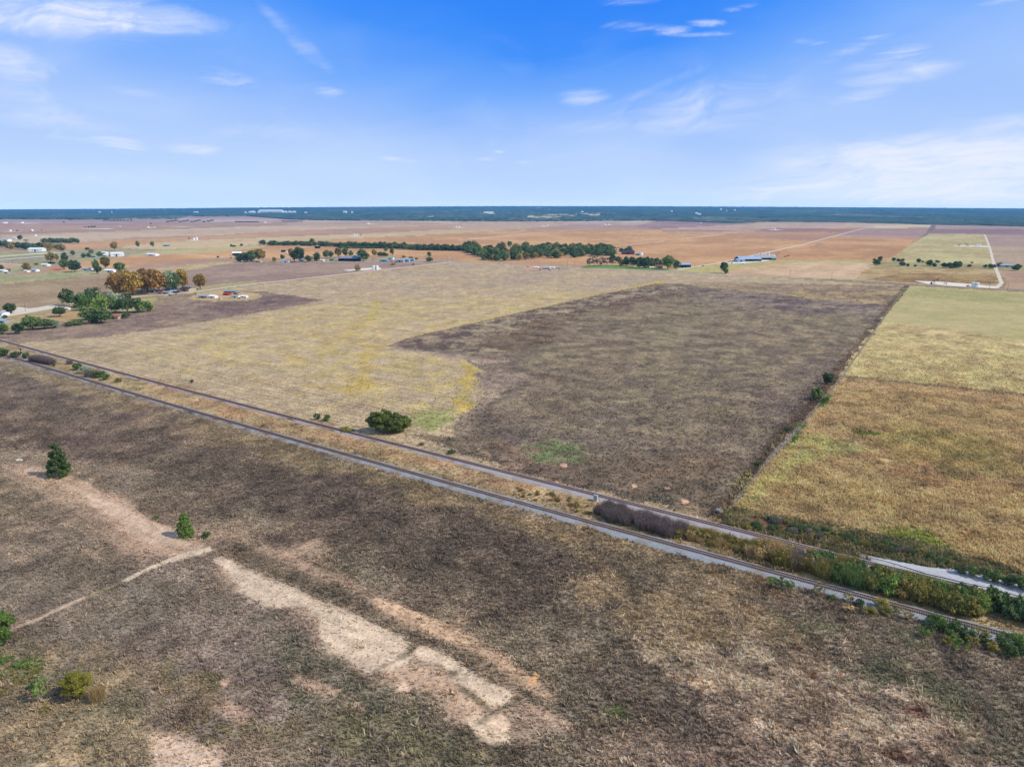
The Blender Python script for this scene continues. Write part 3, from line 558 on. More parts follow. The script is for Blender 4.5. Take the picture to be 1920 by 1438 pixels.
def railway(name, P, lab, near_w, far_w, bm, wr):
    f, t0, t1 = along(P); s = np.arange(t0-260, t1+170, 1.5)
    c = f(s*(H-TZ)/H)*1.0 if False else f(s)
    d = np.gradient(c, axis=0); d /= np.hypot(d[:, 0], d[:, 1])[:, None]; nrm = np.stack([-d[:, 1], d[:, 0]], 1)
    # the sight line passes over the rail head: pull the line towards the camera by the height
    c = c*(H-TZ)/H
    root = empty(name, (float(c[len(c)//2, 0]), float(c[len(c)//2, 1]), 0)); tag(root, lab, 'railway track', 'railway tracks')
    off = np.array([c[len(c)//2, 0], c[len(c)//2, 1]]); cl = c-off
    # ballast section
    far_w = far_w+0*s
    grow = sstep(*wr, s); near_w = near_w[0]+(near_w[1]-near_w[0])*grow; V = []
    sec = [(far_w, -.35), (far_w-.6, .05), (1.9, .42), (-1.9, .42), (-near_w+.8, .02), (-near_w, -.35)]
    for j, (o, z) in enumerate(sec):
        w = (fbm(c[:, 0], c[:, 1], 6, 40+j//2*0+(j > 2)*7, 5, .75)-.5)*(3.2 if j in (0, 1, 4, 5) else .3)
        p = cl+nrm*(o+w)[:, None]; V.append(np.column_stack([p, np.full(len(p), z)+(vn(c[:, 0], c[:, 1], 2, j)-.5)*.08]))
    V = np.stack(V, 1).reshape(-1, 3); q = quads((len(s), len(sec)))[:, ::-1]
    link_mesh('ballast', V, q, [bm], root)
    for sd_ in (-1, 1):
        V = []
        for (o, z) in ((-.06, .50), (-.06, TZ+.05), (.06, TZ+.05), (.06, .50)):
            p = cl+nrm*(sd_*.75+o); V.append(np.column_stack([p, np.full(len(p), z)]))
        V = np.stack(V, 1).reshape(-1, 3); link_mesh('rail', V, quads((len(s), 4))[:, ::-1], [M['rail']], root)
    # sleepers: the hundred nearest the camera are parts, the rest one stuff part
    st = np.arange(s[0]+1, s[-1]-1, .56); cc = f(st)*(H-TZ)/H-off; dd = np.gradient(cc, axis=0); ang = np.arctan2(dd[:, 1], dd[:, 0])
    a, b, dep = proj(cc[:, 0]+off[0], cc[:, 1]+off[1], 0); vis = (a > 0) & (a < 1915) & (b < 1438)
    order = np.where(vis)[0]; order = order[np.argsort(dep[order])][:100]; near = set(order.tolist())
    rnd = random.Random(3)
    one = None
    for i in order:
        if one is None:
            one = MB().box((0, 0, 0), (.24, 2.6, .2)).build('sleeper', M['sleeper'], root); o = one
        else: o = one.copy(); col.objects.link(o); o.parent = root
        o.location = (cc[i, 0], cc[i, 1], .45+rnd.uniform(-.01, .01)); o.rotation_euler = (0, 0, ang[i]+rnd.uniform(-.03, .03))
    mb = MB()
    for i in range(len(st)):
        if i not in near: mb.box((cc[i, 0], cc[i, 1], .45), (.24, 2.6, .2), ang[i]+rnd.uniform(-.03, .03))
    tag(mb.build('sleeper_run', M['sleeper'], root), kind='stuff')
    return f
fA = railway('railway_track', RA, 'single railway track on pinkish grey ballast, farther of the two, beside the stubble field', (3.0, 6.4), 3.2, M['ballast_pink'], (-260, 60))
fB = railway('railway_track', RB, 'single railway track on bluish ballast, nearer of the two, edging the dark weedy field', (3.0, 5.4), 3.6, M['ballast_blue'], (-350, 60))
# ------------------------------------------------------------------ roads, pads, paths of their own
def strip(name, pts, w, m, lab, zoff=.1, kind='structure'):
    P = [np.array(un(*p)[:2]) for p in pts]; L = []
    for a, b in zip(P[:-1], P[1:]):
        n = max(2, int(np.hypot(*(b-a))/(3 if zoff == .14 else 12))); L += [a+(b-a)*k/n for k in range(n)]
    L.append(P[-1]); L = np.array(L)
    if not np.isscalar(w):
        q = np.concatenate([[0], np.cumsum(np.hypot(*np.diff(L, axis=0).T))]); kp = [int(np.argmin(np.hypot(*(L-p).T))) for p in P]; w = np.interp(q, q[kp], w)
    d = np.gradient(L, axis=0); d /= np.hypot(d[:, 0], d[:, 1])[:, None]; nr = np.stack([-d[:, 1], d[:, 0]], 1)
    w1 = (w/2*(1+(fbm(L[:, 0], L[:, 1], 30, 4, 2)-.5)*.5))[:, None]; w2 = (w/2*(1+(fbm(L[:, 0], L[:, 1], 30, 14, 2)-.5)*.5))[:, None]
    A = L-nr*w1; B = L+nr*w2
    hA = ht(A[:, 0], A[:, 1]); hB = ht(B[:, 0], B[:, 1]); z = np.maximum(hA, hB)+zoff+.02
    V = np.stack([np.column_stack([A, z]), np.column_stack([B, z])], 1).reshape(-1, 3)
    return tag(link_mesh(name, V, quads((len(L), 2))[:, ::-1], [m]), lab, kind=kind)
def area(name, pts, m, lab, zoff=.14, kind='structure'):
    n = len(pts); Q = []
    for k in range(n):
        a = pts[k]; b = pts[(k+1) % n]
        for t in (0, .25, .5, .75): Q.append((a[0]+(b[0]-a[0])*t, a[1]+(b[1]-a[1])*t))
    P = [un(*p) for p in Q]; j = [(vn(np.array([p[0]]), np.array([p[1]]), 3, 5)[0]-.5)*1.6 for p in P]
    V = [(p[0]+e, p[1]+e, p[2]+zoff) for p, e in zip(P, j)]
    c = np.mean(np.array(V), 0); V.append((c[0], c[1], max(v[2] for v in V)+.05)); N = len(V)-1
    return tag(link_mesh(name, np.array(V), [(k, (k+1) % N, N) for k in range(N)], [m]), lab, kind=kind)
strip('gravel_road', [(-300, 618), (-20, 588), (50, 580), (110, 573), (250, 557.5), (343, 550), (480, 532), (595, 520), (700, 508), (857, 490.5)], 7, M['road'], 'pale gravel road running past the autumn trees to the far lane')
strip('lane', [(640, 492.5), (857, 490.5), (960, 494), (1090, 501), (1240, 507.5), (1290, 511), (1400, 515.5), (1600, 524.5), (1700, 532), (1900, 543), (2300, 566)], 7, M['asphalt'], 'grey paved lane crossing behind the stubble field')
strip('gravel_road', [(1270, 506), (1300, 501), (1345, 494), (1400, 482), (1500, 460), (1560, 444), (1618, 429), (1650, 423)], 8.5, M['road'], 'straight pale dirt road climbing past the blue grey barns')
strip('gravel_road', [(1868, 541), (1878, 531), (1872, 516), (1864, 497), (1856, 465), (1850, 449), (1846, 440)], 5.5, M['road'], 'pale gravel road on the right leading away from the tank site')
strip('gravel_road', [(1722, 446.5), (1570, 443.5)], 9, M['road'], 'thin pale farm track across the red field')
strip('gravel_road', [(860, 451), (1000, 437), (1100, 430), (1240, 424)], 9, M['pad'], 'pale farm track crossing the far red plain')
strip('gravel_road', [(1150, 462), (1200, 457), (1245, 452)], 6, M['pad'], 'short pale farm track behind the dark roofed house')
strip('gravel_road', [(1287, 447), (1320, 443.5), (1360, 439)], 9, M['pad'], 'short pale streak of track on the far terracotta plain')
strip('gravel_road', [(0, 494), (30, 496), (55, 499)], 5, M['road'], 'short pale drive by the left nursery rows')
strip('gravel_road', [(235, 479), (330, 476), (420, 483), (450, 483)], 6, M['road'], 'pale drive behind the left farm trees')
area('gravel_pad', [(0, 584), (35, 576), (60, 579), (100, 571), (110, 577), (50, 588), (0, 596)], M['road'], 'pale gravel turning area at the left road')
strip('gravel_road', [(1610, 1039), (1660, 1051), (1738, 1070), (1811, 1083), (1860, 1092), (1915, 1107), (2050, 1146), (2250, 1205)], [.3, 1.4, 4.4, 6.8, 7.4, 7.6, 8, 8], M['white_gravel'], 'wide white gravel road coming in at the right edge beside the farther track', .14)
area('gravel_pad', [(1714, 526.5), (1770, 529), (1820, 533), (1850, 536), (1872, 537), (1866, 541), (1800, 537.5), (1740, 533)], M['pad'], 'pale gravel pad with two white tanks beside the paved lane')
area('gravel_pad', [(1780, 460), (1855, 461.5), (1855, 464), (1800, 462.5)], M['pad'], 'pale gravel pad in the striped field')
area('gravel_pad', [(642, 507), (690, 502.5), (712, 502), (716, 505), (690, 507), (655, 508.5)], M['pad'], 'bright gravel pad with a white tank beside the gravel road')
area('gravel_pad', [(1360, 493), (1400, 489), (1440, 486), (1450, 487), (1430, 491), (1390, 494), (1370, 495)], M['pad'], 'pale yard in front of the blue grey barns')
for i, (a, b, w, t) in enumerate([(20, 434.5, 50, 1.0), (80, 444, 60, 1.2), (362, 451, 40, 1.5), (180, 429.6, 90, 1), (200, 429, 30, 1), (665, 443, 38, 1.4), (696, 420.5, 28, 1), (283, 427.5, 26, 1), (345, 425.6, 60, .8),
                                  (860, 427, 26, 1.2), (1022, 424.8, 20, 1), (1140, 422.6, 26, 1), (1453, 431.5, 34, 1.3), (500, 418.2, 22, .7), (112, 443.6, 40, .7), (1190, 416.5, 60, .8), (50, 419, 60, 1)]):
    area('gravel_pad', [(a-w/2, b), (a, b-t/2), (a+w/2, b), (a, b+t/2)], M['pad'], 'thin pale gravel pad of a far well site on the plain', .3)
# ------------------------------------------------------------------ foliage
def leafmat(name, ca, cb, tr=.33):
    m = bpy.data.materials.new(name); m.use_nodes = True; nt = m.node_tree; g = G(nt); nt.nodes.clear()
    a = nt.nodes.new('ShaderNodeAttribute'); a.attribute_name = 'Leaf'; s = nt.nodes.new('ShaderNodeSeparateColor'); nt.links.new(a.outputs['Color'], s.inputs[0])
    oi = nt.nodes.new('ShaderNodeObjectInfo')
    ca = tuple(k*1.2+11 for k in ca); cb = tuple(k*1.16+11 for k in cb)
    f = g.m('ADD', g.m('MULTIPLY', s.outputs[1], .75), g.m('MULTIPLY', g.m('SUBTRACT', oi.outputs['Random'], .35), .6), clamp=True)
    c = g.mix(f, (*(lin(ca)/K), 1), (*(lin(cb)/K), 1))
    c = g.vm('SCALE', c, sc=g.m('MULTIPLY', s.outputs[0], g.m('ADD', .85, g.m('MULTIPLY', oi.outputs['Random'], .3))))
    d = nt.nodes.new('ShaderNodeBsdfDiffuse'); t = nt.nodes.new('ShaderNodeBsdfTranslucent'); x = nt.nodes.new('ShaderNodeMixShader'); x.inputs[0].default_value = tr
    nt.links.new(c, d.inputs[0]); nt.links.new(c, t.inputs[0]); nt.links.new(d.outputs[0], x.inputs[1]); nt.links.new(t.outputs[0], x.inputs[2])
    o = nt.nodes.new('ShaderNodeOutputMaterial'); nt.links.new(x.outputs[0], o.inputs[0]); return m
LM = {
 'green': leafmat('leaf_green', (70, 88, 50), (100, 116, 64)), 'dark': leafmat('leaf_dark', (62, 80, 50), (88, 104, 62)),
 'bright': leafmat('leaf_bright', (78, 100, 48), (116, 136, 64)), 'autumn': leafmat('leaf_autumn', (118, 88, 46), (152, 120, 66)),
 'orange': leafmat('leaf_orange', (132, 104, 46), (162, 136, 66)), 'mixed': leafmat('leaf_mixed', (104, 104, 52), (142, 116, 66)),
 'olive': leafmat('leaf_olive', (108, 104, 42), (138, 130, 54)), 'grey': leafmat('leaf_grey', (100, 90, 84), (128, 116, 108)),
 'purple': leafmat('leaf_purple', (98, 84, 82), (132, 114, 108)), 'tan': leafmat('leaf_tan', (140, 118, 76), (176, 150, 104)),
 'silver': leafmat('leaf_silver', (120, 134, 104), (150, 158, 128)), 'oak': leafmat('leaf_oak', (60, 72, 36), (98, 106, 50)), 'khaki': leafmat('leaf_khaki', (104, 100, 50), (142, 128, 66))}
M['bark'] = simple('bark', (96, 84, 72), 1, 0, .3, 4); M['palebark'] = simple('pale_bark', (190, 182, 168), 1, 0, .2, 4)
def leaves(rs, clumps, n, size, up=.3):
    """clumps: list of (centre, radii). returns V,F,attr of small leaf quads on and in the clumps"""
    w = np.array([r[0]*r[2] for c, r in clumps]); k = rs.choice(len(clumps), n, p=w/w.sum())
    C = np.array([c for c, r in clumps])[k]; Rr = np.array([r for c, r in clumps])[k]
    d = rs.normal(size=(n, 3)); d[:, 2] += up; d /= np.linalg.norm(d, axis=1)[:, None]
    rad = rs.uniform(.55, 1.08, n)[:, None]; P = C+d*Rr*rad
    nn = d+rs.normal(size=(n, 3))*.55; nn /= np.linalg.norm(nn, axis=1)[:, None]
    u = np.cross(nn, rs.normal(size=(n, 3))); u /= np.linalg.norm(u, axis=1)[:, None]; v = np.cross(nn, u)
    s = (size*rs.uniform(.5, 1.4, n))[:, None]; e = rs.uniform(.5, 1, n)[:, None]
    V = np.stack([P-u*s, P-v*s*e, P+u*s, P+v*s*e*.8], 1).reshape(-1, 3)
    Fq = np.arange(n*4).reshape(n, 4)
    cl = rs.uniform(.78, 1.2, len(clumps))[k]*rs.uniform(.65, 1.35, n); hue = np.clip(rs.uniform(0, 1, len(clumps))[k]*.6+rs.uniform(0, .4, n), 0, 1)
    at = np.stack([cl, hue, hue], 1).repeat(4, 0)
    return V, Fq, at
def crown_clumps(rs, n, w=.5, z0=.3, z1=1.0, flat=1.0, cr=.17):
    out = []; zc = (z0+z1)/2; rz = (z1-z0)/2
    for i in range(n):
        d = rs.normal(size=3); d /= np.linalg.norm(d); q = rs.uniform(.35, 1)**.5
        r = cr*rs.uniform(.65, 1.25); rr = (r, r, r*.8)
        out.append((np.array([d[0]*(w-r)*q*1.05, d[1]*(w-r)*q*1.05, zc+d[2]*(rz-r*.7)*q*flat]), rr))
    return out
def branch_mesh(rs, h0=.34, nb=6, r=.03, top=.75, spread=.3):
    mb = MB(); mb.tube((0, 0, -.04), (0, 0, h0), r, r*.7, 7)
    for i in range(nb):
        a = rs.uniform(0, 6.28); q = rs.uniform(.6, 1); z0 = h0*rs.uniform(.55, 1)
        m_ = (math.cos(a)*spread*.5*q, math.sin(a)*spread*.5*q, z0+(top-z0)*.5); e = (math.cos(a)*spread*q, math.sin(a)*spread*q, top*rs.uniform(.8, 1))
        mb.tube((0, 0, z0), m_, r*.5, r*.35, 5, False); mb.tube(m_, e, r*.35, r*.1, 5, False)
    return mb
PROTO = {}
def proto(key, fn):
    PROTO[key] = fn
def make_proto_meshes():
    P = {}
    def pack(name, V, Fq, at):
        o = link_mesh(name, V, Fq, [LM['green']], attrs={'Leaf': at}); me = o.data; bpy.data.objects.remove(o); return me
    def tr(mb):
        o = mb.build('trunk', M['bark']); me = o.data; bpy.data.objects.remove(o); return me
    for i in range(4):
        rs = np.random.RandomState(20+i)
        P['broad%d' % i] = (pack('crown', *leaves(rs, crown_clumps(rs, 46, .53, .04+.03*i, 1, cr=.17), 3600, .036)), tr(branch_mesh(rs)))
        P['far%d' % i] = (pack('crown', *leaves(rs, crown_clumps(rs, 26, .54, .0, 1, cr=.2), 1000, .065)), tr(branch_mesh(rs, .3, 4)))
        P['tall%d' % i] = (pack('crown', *leaves(rs, crown_clumps(rs, 36, .52, .10, 1, cr=.16), 2400, .042)), tr(branch_mesh(rs, .4, 6, .025, .85)))
        P['bush%d' % i] = (pack('crown', *leaves(rs, crown_clumps(rs, 16, .52, .0, 1, cr=.2), 1100, .05)), tr(branch_mesh(rs, .15, 5, .02, .7)))
        # thin crown: separate leaf clumps on visible branches
        P['loose%d' % i] = (pack('crown', *leaves(rs, crown_clumps(rs, 18, .5, .1, 1, cr=.11), 700, .04)), tr(branch_mesh(rs, .3, 9, .018, .9, .36)))
        # bare brush: many fine upright twigs
        n = 420; a = rs.uniform(0, 6.28, n); q = np.sqrt(rs.uniform(0, 1, n))*.42; z = rs.uniform(0, .35, n)
        b = np.stack([np.cos(a)*q, np.sin(a)*q, z], 1); L = rs.uniform(.35, .8, n)*(1-.5*q**2); d = np.stack([rs.normal(size=n)*.18+np.cos(a)*q*.5, rs.normal(size=n)*.18+np.sin(a)*q*.5, np.ones(n)], 1)
        t = b+d*L[:, None]; t[:, 2] = np.minimum(t[:, 2], 1.0-q*.5*rs.uniform(.5, 1, n)); an = rs.uniform(0, 3.14, n); sd_ = np.stack([np.cos(an), np.sin(an), np.zeros(n)], 1)*.012
        V = np.stack([b-sd_, b+sd_, t+sd_*.3, t-sd_*.3], 1).reshape(-1, 3); at = np.repeat(np.stack([rs.uniform(.6, 1.35, n), rs.uniform(0, 1, n), np.zeros(n)], 1), 4, 0)
        V2, F2, a2 = leaves(rs, crown_clumps(rs, 14, .46, .1, .95, cr=.16), 520, .02)
        P['brush%d' % i] = (pack('crown', np.vstack([V, V2]), np.vstack([np.arange(n*4).reshape(n, 4), F2+n*4]), np.vstack([at, a2])), tr(branch_mesh(rs, .2, 7, .014, .85, .3)))
    return P
PM = make_proto_meshes()
TN = {'broad': 'tree', 'far': 'tree', 'tall': 'tree', 'bush': 'shrub', 'brush': 'shrub', 'loose': 'tree'}
rng = random.Random(11); cnt = {}
QUEUE = []
def plant(kind, px, py, wpx, hpx, mat, lab, grp=None, name=None, cat=None, bark=None, world=None, wh=None, rz=None):
    if world is None: x, y, z = un(px, py); s = mpp(px, py); w, h = wpx*s, hpx*s*1.06
    else:
        x, y = world; z = float(ht(np.array([x]), np.array([y]))[0]); w, h = wh
    v = cnt.get(kind, 0); cnt[kind] = v+1; a, b, dep = proj(x, y, z)
    size = w*h/float(dep)**2*(1 if -20 < a < 1940 and b < 1470 else .02)
    QUEUE.append(dict(key=kind+str(v % 4), nm=name or TN[kind], loc=(x, y, z-.05), w=w, h=h, mat=mat, lab=lab, cat=cat or TN[kind], grp=grp, bark=bark or M['bark'], rz=rng.uniform(0, 6.28) if rz is None else rz, size=size))
def build_plants():
    for nm, cap in (('tree', 272), ('shrub', 285)):
        L = sorted([q for q in QUEUE if q['nm'] == nm], key=lambda q: -q['size'])
        for q in L[:cap]:
            cm, tm = PM[q['key']]; root = empty(nm, q['loc'], q['rz'], (q['w'], q['w'], q['h'])); tag(root, q['lab'], q['cat'], q['grp'])
            for part, me, m in (('trunk', tm, q['bark']), ('crown', cm, LM[q['mat']])):
                o = bpy.data.objects.new(part, me); col.objects.link(o); o.parent = root; o.material_slots[0].link = 'OBJECT'; o.material_slots[0].material = m
        R_ = L[cap:]
        if not R_: continue
        mats = sorted({q['mat'] for q in R_}); V = []; A = []; MI = []
        for q in R_:
            me = PM[q['key']][0]; n = len(me.vertices); v = np.zeros(n*3, np.float32); me.vertices.foreach_get('co', v); v = v.reshape(-1, 3)*(q['w'], q['w'], q['h']); c, s_ = math.cos(q['rz']), math.sin(q['rz'])
            V.append(np.stack([v[:, 0]*c-v[:, 1]*s_, v[:, 0]*s_+v[:, 1]*c, v[:, 2]], 1)+q['loc']); at = np.zeros(n*4, np.float32); me.attributes['Leaf'].data.foreach_get('color', at); A.append(at.reshape(-1, 4)[:, :3]); MI.append(np.full(n//4, mats.index(q['mat'])))
        V = np.vstack(V); tag(link_mesh('background_trees' if nm == 'tree' else 'background_scrub', V, np.arange(len(V)).reshape(-1, 4), [LM[m] for m in mats], attrs={'Leaf': np.vstack(A)}, matidx=np.concatenate(MI)),
            'smaller trees filling the far belts and woodlot' if nm == 'tree' else 'smaller scrub filling the gaps of the thickets', kind='stuff')
def special_tree(px, py, w, h, clumps, n, size, mat, lab, cat='tree', name='tree', bark=None, nb=8, r=.02, world_units=False, h0=.3):
    x, y, z = un(px, py); s = mpp(px, py); W = w*s; Hh = h*s*1.06; rs = np.random.RandomState(int(px*7+py))
    root = empty(name, (x, y, z-.05)); tag(root, lab, cat)
    cs = [(np.array(c)*(W, W*.9, Hh), (q[0]*W, q[1]*W, q[2]*Hh)) for c, q in clumps(rs)]
    V, Fq, at = leaves(rs, cs, n, size); link_mesh('crown', V, Fq, [LM[mat]], root, attrs={'Leaf': at})
    mb = branch_mesh(rs, h0, nb, r, .8, .34); mb.v = [(a*W, b*W, c*Hh) for a, b, c in mb.v]; mb.build('trunk', bark or M['bark'], root)
    return root
# --- near trees
def two_domes(rs):
    out = []
    for cx, wd, top, n in ((-.2, .34, 1.0, 60), (.2, .34, .86, 55), (0.02, .34, .72, 30)):
        for c, r in crown_clumps(rs, n, wd, .06, top, cr=.085): out.append((c+np.array([cx, 0, -.04]), r))
    return out
special_tree(730, 810, 80, 44, two_domes, 26000, .36, 'oak', 'broad dark oak with two rounded crowns beside the farther track', nb=9, r=.03)
def cone(rs):
    out = []
    for i in range(120):
        t = rs.uniform(0, 1)**.9; a = rs.uniform(0, 6.28); w = .46*(1-t)**.42
        q = rs.uniform(.5, 1); r = .11*(1-t*.4); out.append((np.array([math.cos(a)*w*q, math.sin(a)*w*q, .06+t*.86]), (r, r, r*.55)))
    return out
special_tree(113, 893, 44, 64, cone, 16000, .22, 'green', 'tall ragged cone shaped cedar standing alone in the left foreground', r=.02, h0=.8)
special_tree(349, 1005, 36, 46, cone, 11000, .16, 'bright', 'small bright green cone shaped cedar near the end of the sandy path', r=.02, h0=.8)
plant('bush', 124, 893, 20, 17, 'bright', 'small bright green shrub at the foot of the tall cedar')
plant('bush', 387, 1008, 18, 14, 'green', 'low green shrub just right of the small bright cedar')
plant('bush', 293, 974, 13, 9, 'bright', 'tiny green bush beside the sandy strip left of the small cedar')
def round_(rs): return crown_clumps(rs, 40, .5, .02, 1, cr=.12)
special_tree(2, 1212, 62, 84, round_, 9000, .2, 'bright', 'bright green tree cut by the left edge of the picture', r=.03)
special_tree(148, 1308, 64, 54, lambda rs: crown_clumps(rs, 34, .5, .05, 1, cr=.13), 12000, .13, 'olive', 'rounded olive yellow shrub in the lower left', 'shrub', 'shrub', r=.02, h0=.2)
plant('brush', 183, 1312, 30, 34, 'tan', 'bare twiggy shrub at the right side of the olive yellow shrub')
plant('loose', 80, 1316, 30, 50, 'bright', 'thin sapling with pale stem left of the olive yellow shrub', bark=M['palebark'])
plant('bush', 65, 1290, 20, 16, 'green', 'low green bush behind the thin sapling')
for a, b, w, h in ((12, 1240, 34, 10), (40, 1250, 34, 9), (60, 1266, 30, 9), (14, 1266, 30, 8), (38, 1280, 28, 8), (84, 1330, 26, 8), (4, 1300, 30, 9)): plant('loose', a, b, w, h, 'bright' if w > 30 else 'khaki', 'low green scrub in the lower left corner', 'low green scrub in the lower left corner', 'shrub', 'shrub')
plant('bush', 595, 786, 14, 13, 'dark', 'small dark green shrub left of the broad oak')
plant('bush', 613, 789, 16, 14, 'bright', 'small lighter green shrub between the dark shrub and the broad oak')
plant('bush', 360, 718, 9, 7, 'dark', 'small dark bush alone at the stubble edge')
plant('bush', 846, 850, 20, 8, 'dark', 'low dark green bush by the farther track right of the oak')
plant('brush', 790, 835, 10, 7, 'grey', 'tiny grey bush between the oak and the farther track')
plant('bush', 650, 808, 34, 7, 'khaki', 'low mat of yellow green weeds beside the track left of the oak')
special_tree(1551, 720, 26, 23, round_, 3500, .32, 'dark', 'round dark green tree on the fence line, upper of two', r=.03)
special_tree(1529, 750, 24, 25, round_, 3000, .3, 'green', 'lighter green tree on the fence line, lower of two', r=.03)
plant('bush', 1546, 754, 18, 12, 'bright', 'low bright green shrub at the right of the lower fence line tree')
for px, py in ((1476, 808), (1420, 874)): plant('brush', px, py, 12, 9, 'dark', 'low dark brush on the fence line', 'brush along the fence line')
# --- left end of the railway
for px, py, w, h, k, m, lab in [(8, 668, 26, 16, 'bush', 'green', None), (28, 671, 22, 12, 'bush', 'dark', None), (50, 672, 16, 12, 'bush', 'green', None), (62, 676, 16, 8, 'bush', 'silver', None),
        (131, 683, 12, 10, 'brush', 'grey', 'small grey bare bush between the tracks'), (102, 687, 6, 5, 'bush', 'dark', 'tiny dark bush between the tracks'),
        (147, 694, 20, 14, 'bush', 'green', None), (160, 700, 24, 14, 'bush', 'silver', None), (172, 706, 26, 14, 'brush', 'grey', None), (186, 708, 24, 14, 'bush', 'green', None), (200, 712, 18, 13, 'bush', 'bright', None), (222, 716, 16, 8, 'bush', 'khaki', None)]:
    plant(k, px, py, w, h, m, lab or 'green shrub in the thicket between the tracks at the left', None if lab else 'thicket between the tracks at the left')
for i in range(7): plant('brush', 62+i*6, 678+i*.9, 14, 14+2*math.sin(i*.6), 'purple', 'bare purplish bush in the oval clump by the signal mast', 'oval purplish clump by the signal mast')
# --- thickets between the tracks at the right, and beyond them
def between(s, f):   # s along the track, f 0 (near track) .. 1 (far track)
    a = fA(s)*(H-TZ)/H; b = fB(s)*(H-TZ)/H; n = np.array([-sa_, ca_]); a = a-n*6.6; b = b+n*4.6
    return tuple(b+(a-b)*f)
def s_of(px, py): x, y, z = un(px, py); return x*ca_+y*sa_
s0, s1, s2, s3, s4 = s_of(1118, 962), s_of(1265, 1010), s_of(1420, 1050), s_of(1560, 1080), s_of(1905, 1165)
def thick(sa, sb, n, kinds, mats, hmin, hmax, lab, grp, fr=(0.1, .95), wmul=1.0):
    for i in range(n):
        s = sa+(sb-sa)*(i+rng.random())/n; f = rng.uniform(*fr); k = rng.choice(kinds); h = rng.uniform(hmin, hmax); w = rng.uniform(.75, 1.15)*h*wmul
        plant(k, 0, 0, 0, 0, rng.choice(mats), lab, grp, world=between(s, f), wh=(w, h))
thick(s0, s1, 84, ['brush'], ['purple', 'purple', 'grey'], 2.8, 5.0, 'bare purplish bush in the thicket between the tracks', 'bare purplish thicket between the tracks', (.08, .85))
thick(s_of(980, 905), s0, 26, ['bush', 'brush'], ['khaki', 'tan', 'mixed'], .8, 1.5, 'low olive and tan weed clump between the tracks', 'low weed clumps between the tracks', (.1, .9), 1.7)
thick(s1-2, s2, 70, ['brush', 'bush', 'brush'], ['khaki', 'tan', 'mixed'], 1.8, 3.3, 'tan and olive bush in the tall growth between the tracks', 'tan growth between the tracks', (.2, .8), 1.3)
thick(s2-3, s3+3, 110, ['brush', 'brush', 'bush', 'loose'], ['tan', 'tan', 'khaki', 'grey', 'tan'], 3.8, 6.2, 'tall tan stemmed bush between the tracks', 'tall tan stemmed bushes between the tracks', (.06, .8))
thick(s3-6, s4-8, 150, ['bush', 'bush', 'brush', 'bush'], ['green', 'khaki', 'khaki', 'bright', 'mixed', 'green'], 4.2, 6.8, 'green bush in the dense thicket between the tracks', 'dense green thicket between the tracks', (.05, .74))
thick(s4-16, s4+30, 60, ['bush'], ['dark', 'green'], 4.2, 6.6, 'dark green bush at the right end of the thicket', 'dark bushes at the right end of the thicket', (.45, .98))
thick(s4+28, s4+90, 60, ['bush'], ['dark', 'green', 'khaki'], 3.6, 5.6, 'dark green bush at the right end of the thicket', 'dark bushes at the right end of the thicket', (.1, .9))
for px, py, w, h, m in [(1446, 1101, 26, 24, 'bright'), (1464, 1104, 26, 26, 'green'), (1482, 1107, 22, 22, 'bright'), (1534, 1116, 26, 22, 'khaki'), (1590, 1128, 22, 18, 'khaki')]:
    plant('loose', px, py, w, h, m, 'leafy bush growing on the ballast below the nearer track', 'bushes on the nearer ballast')
for px, py, w, h, m in [(1742, 1186, 30, 28, 'green'), (1764, 1180, 26, 26, 'bright'), (1790, 1190, 30, 28, 'green'), (1730, 1198, 24, 22, 'bright'), (1812, 1200, 28, 26, 'green'), (1800, 1222, 30, 26, 'bright'), (1836, 1196, 26, 22, 'khaki'), (1770, 1208, 26, 20, 'khaki'),
                        (1882, 1214, 28, 30, 'green'), (1905, 1210, 28, 26, 'bright'), (1896, 1232, 28, 24, 'green'), (1652, 1138, 24, 18, 'khaki'), (1684, 1150, 22, 14, 'mixed'), (1660, 1150, 26, 14, 'mixed'), (1705, 1165, 26, 16, 'tan'), (1750, 1170, 24, 20, 'green'), (1780, 1200, 24, 22, 'green'), (1822, 1212, 24, 20, 'khaki'), (1848, 1205, 22, 20, 'bright'), (1862, 1222, 24, 18, 'khaki'), (1915, 1226, 24, 24, 'green'), (1560, 1125, 16, 10, 'green'), (1612, 1134, 18, 12, 'dark'), (1590, 1146, 24, 12, 'tan'), (1630, 1150, 26, 12, 'mixed')]:
    plant(rng.choice(['bush', 'loose']), px, py, w*1.15, h*1.1, m, 'loose green bush below the nearer track at the right', 'loose bushes below the nearer track')
for px, py, w, h in [(1800, 1076, 22, 18), (1822, 1080, 26, 22), (1846, 1086, 28, 24), (1868, 1092, 28, 26), (1892, 1098, 28, 26), (1914, 1104, 30, 26), (1936, 1110, 30, 24), (1960, 1118, 30, 26)]:
    plant('bush', px, py, w, h, rng.choice(['dark', 'green']), 'dense dark green shrub behind the white gravel road', 'shrubs behind the white gravel road')
for i in range(34):
    t = i/33; px = 1380+t*400+rng.uniform(-6, 6); py = 984+t*76+rng.uniform(-6, 4)-8*math.sin(t*3)
    plant(rng.choice(['bush', 'brush']), px, py, rng.uniform(12, 22), rng.uniform(6, 12), rng.choice(['khaki', 'dark', 'mixed', 'grey']), 'low scrub in the ditch between pasture and railway', 'ditch scrub by the railway')
for i in range(22):
    t = i/21; px = 1440+t*330+rng.uniform(-6, 6); py = 975+t*72+rng.uniform(-3, 3)
    plant('bush', px, py, rng.uniform(14, 22), rng.uniform(6, 10), rng.choice(['dark', 'khaki', 'dark']), 'low dark scrub along the pasture edge', 'scrub along the pasture edge')
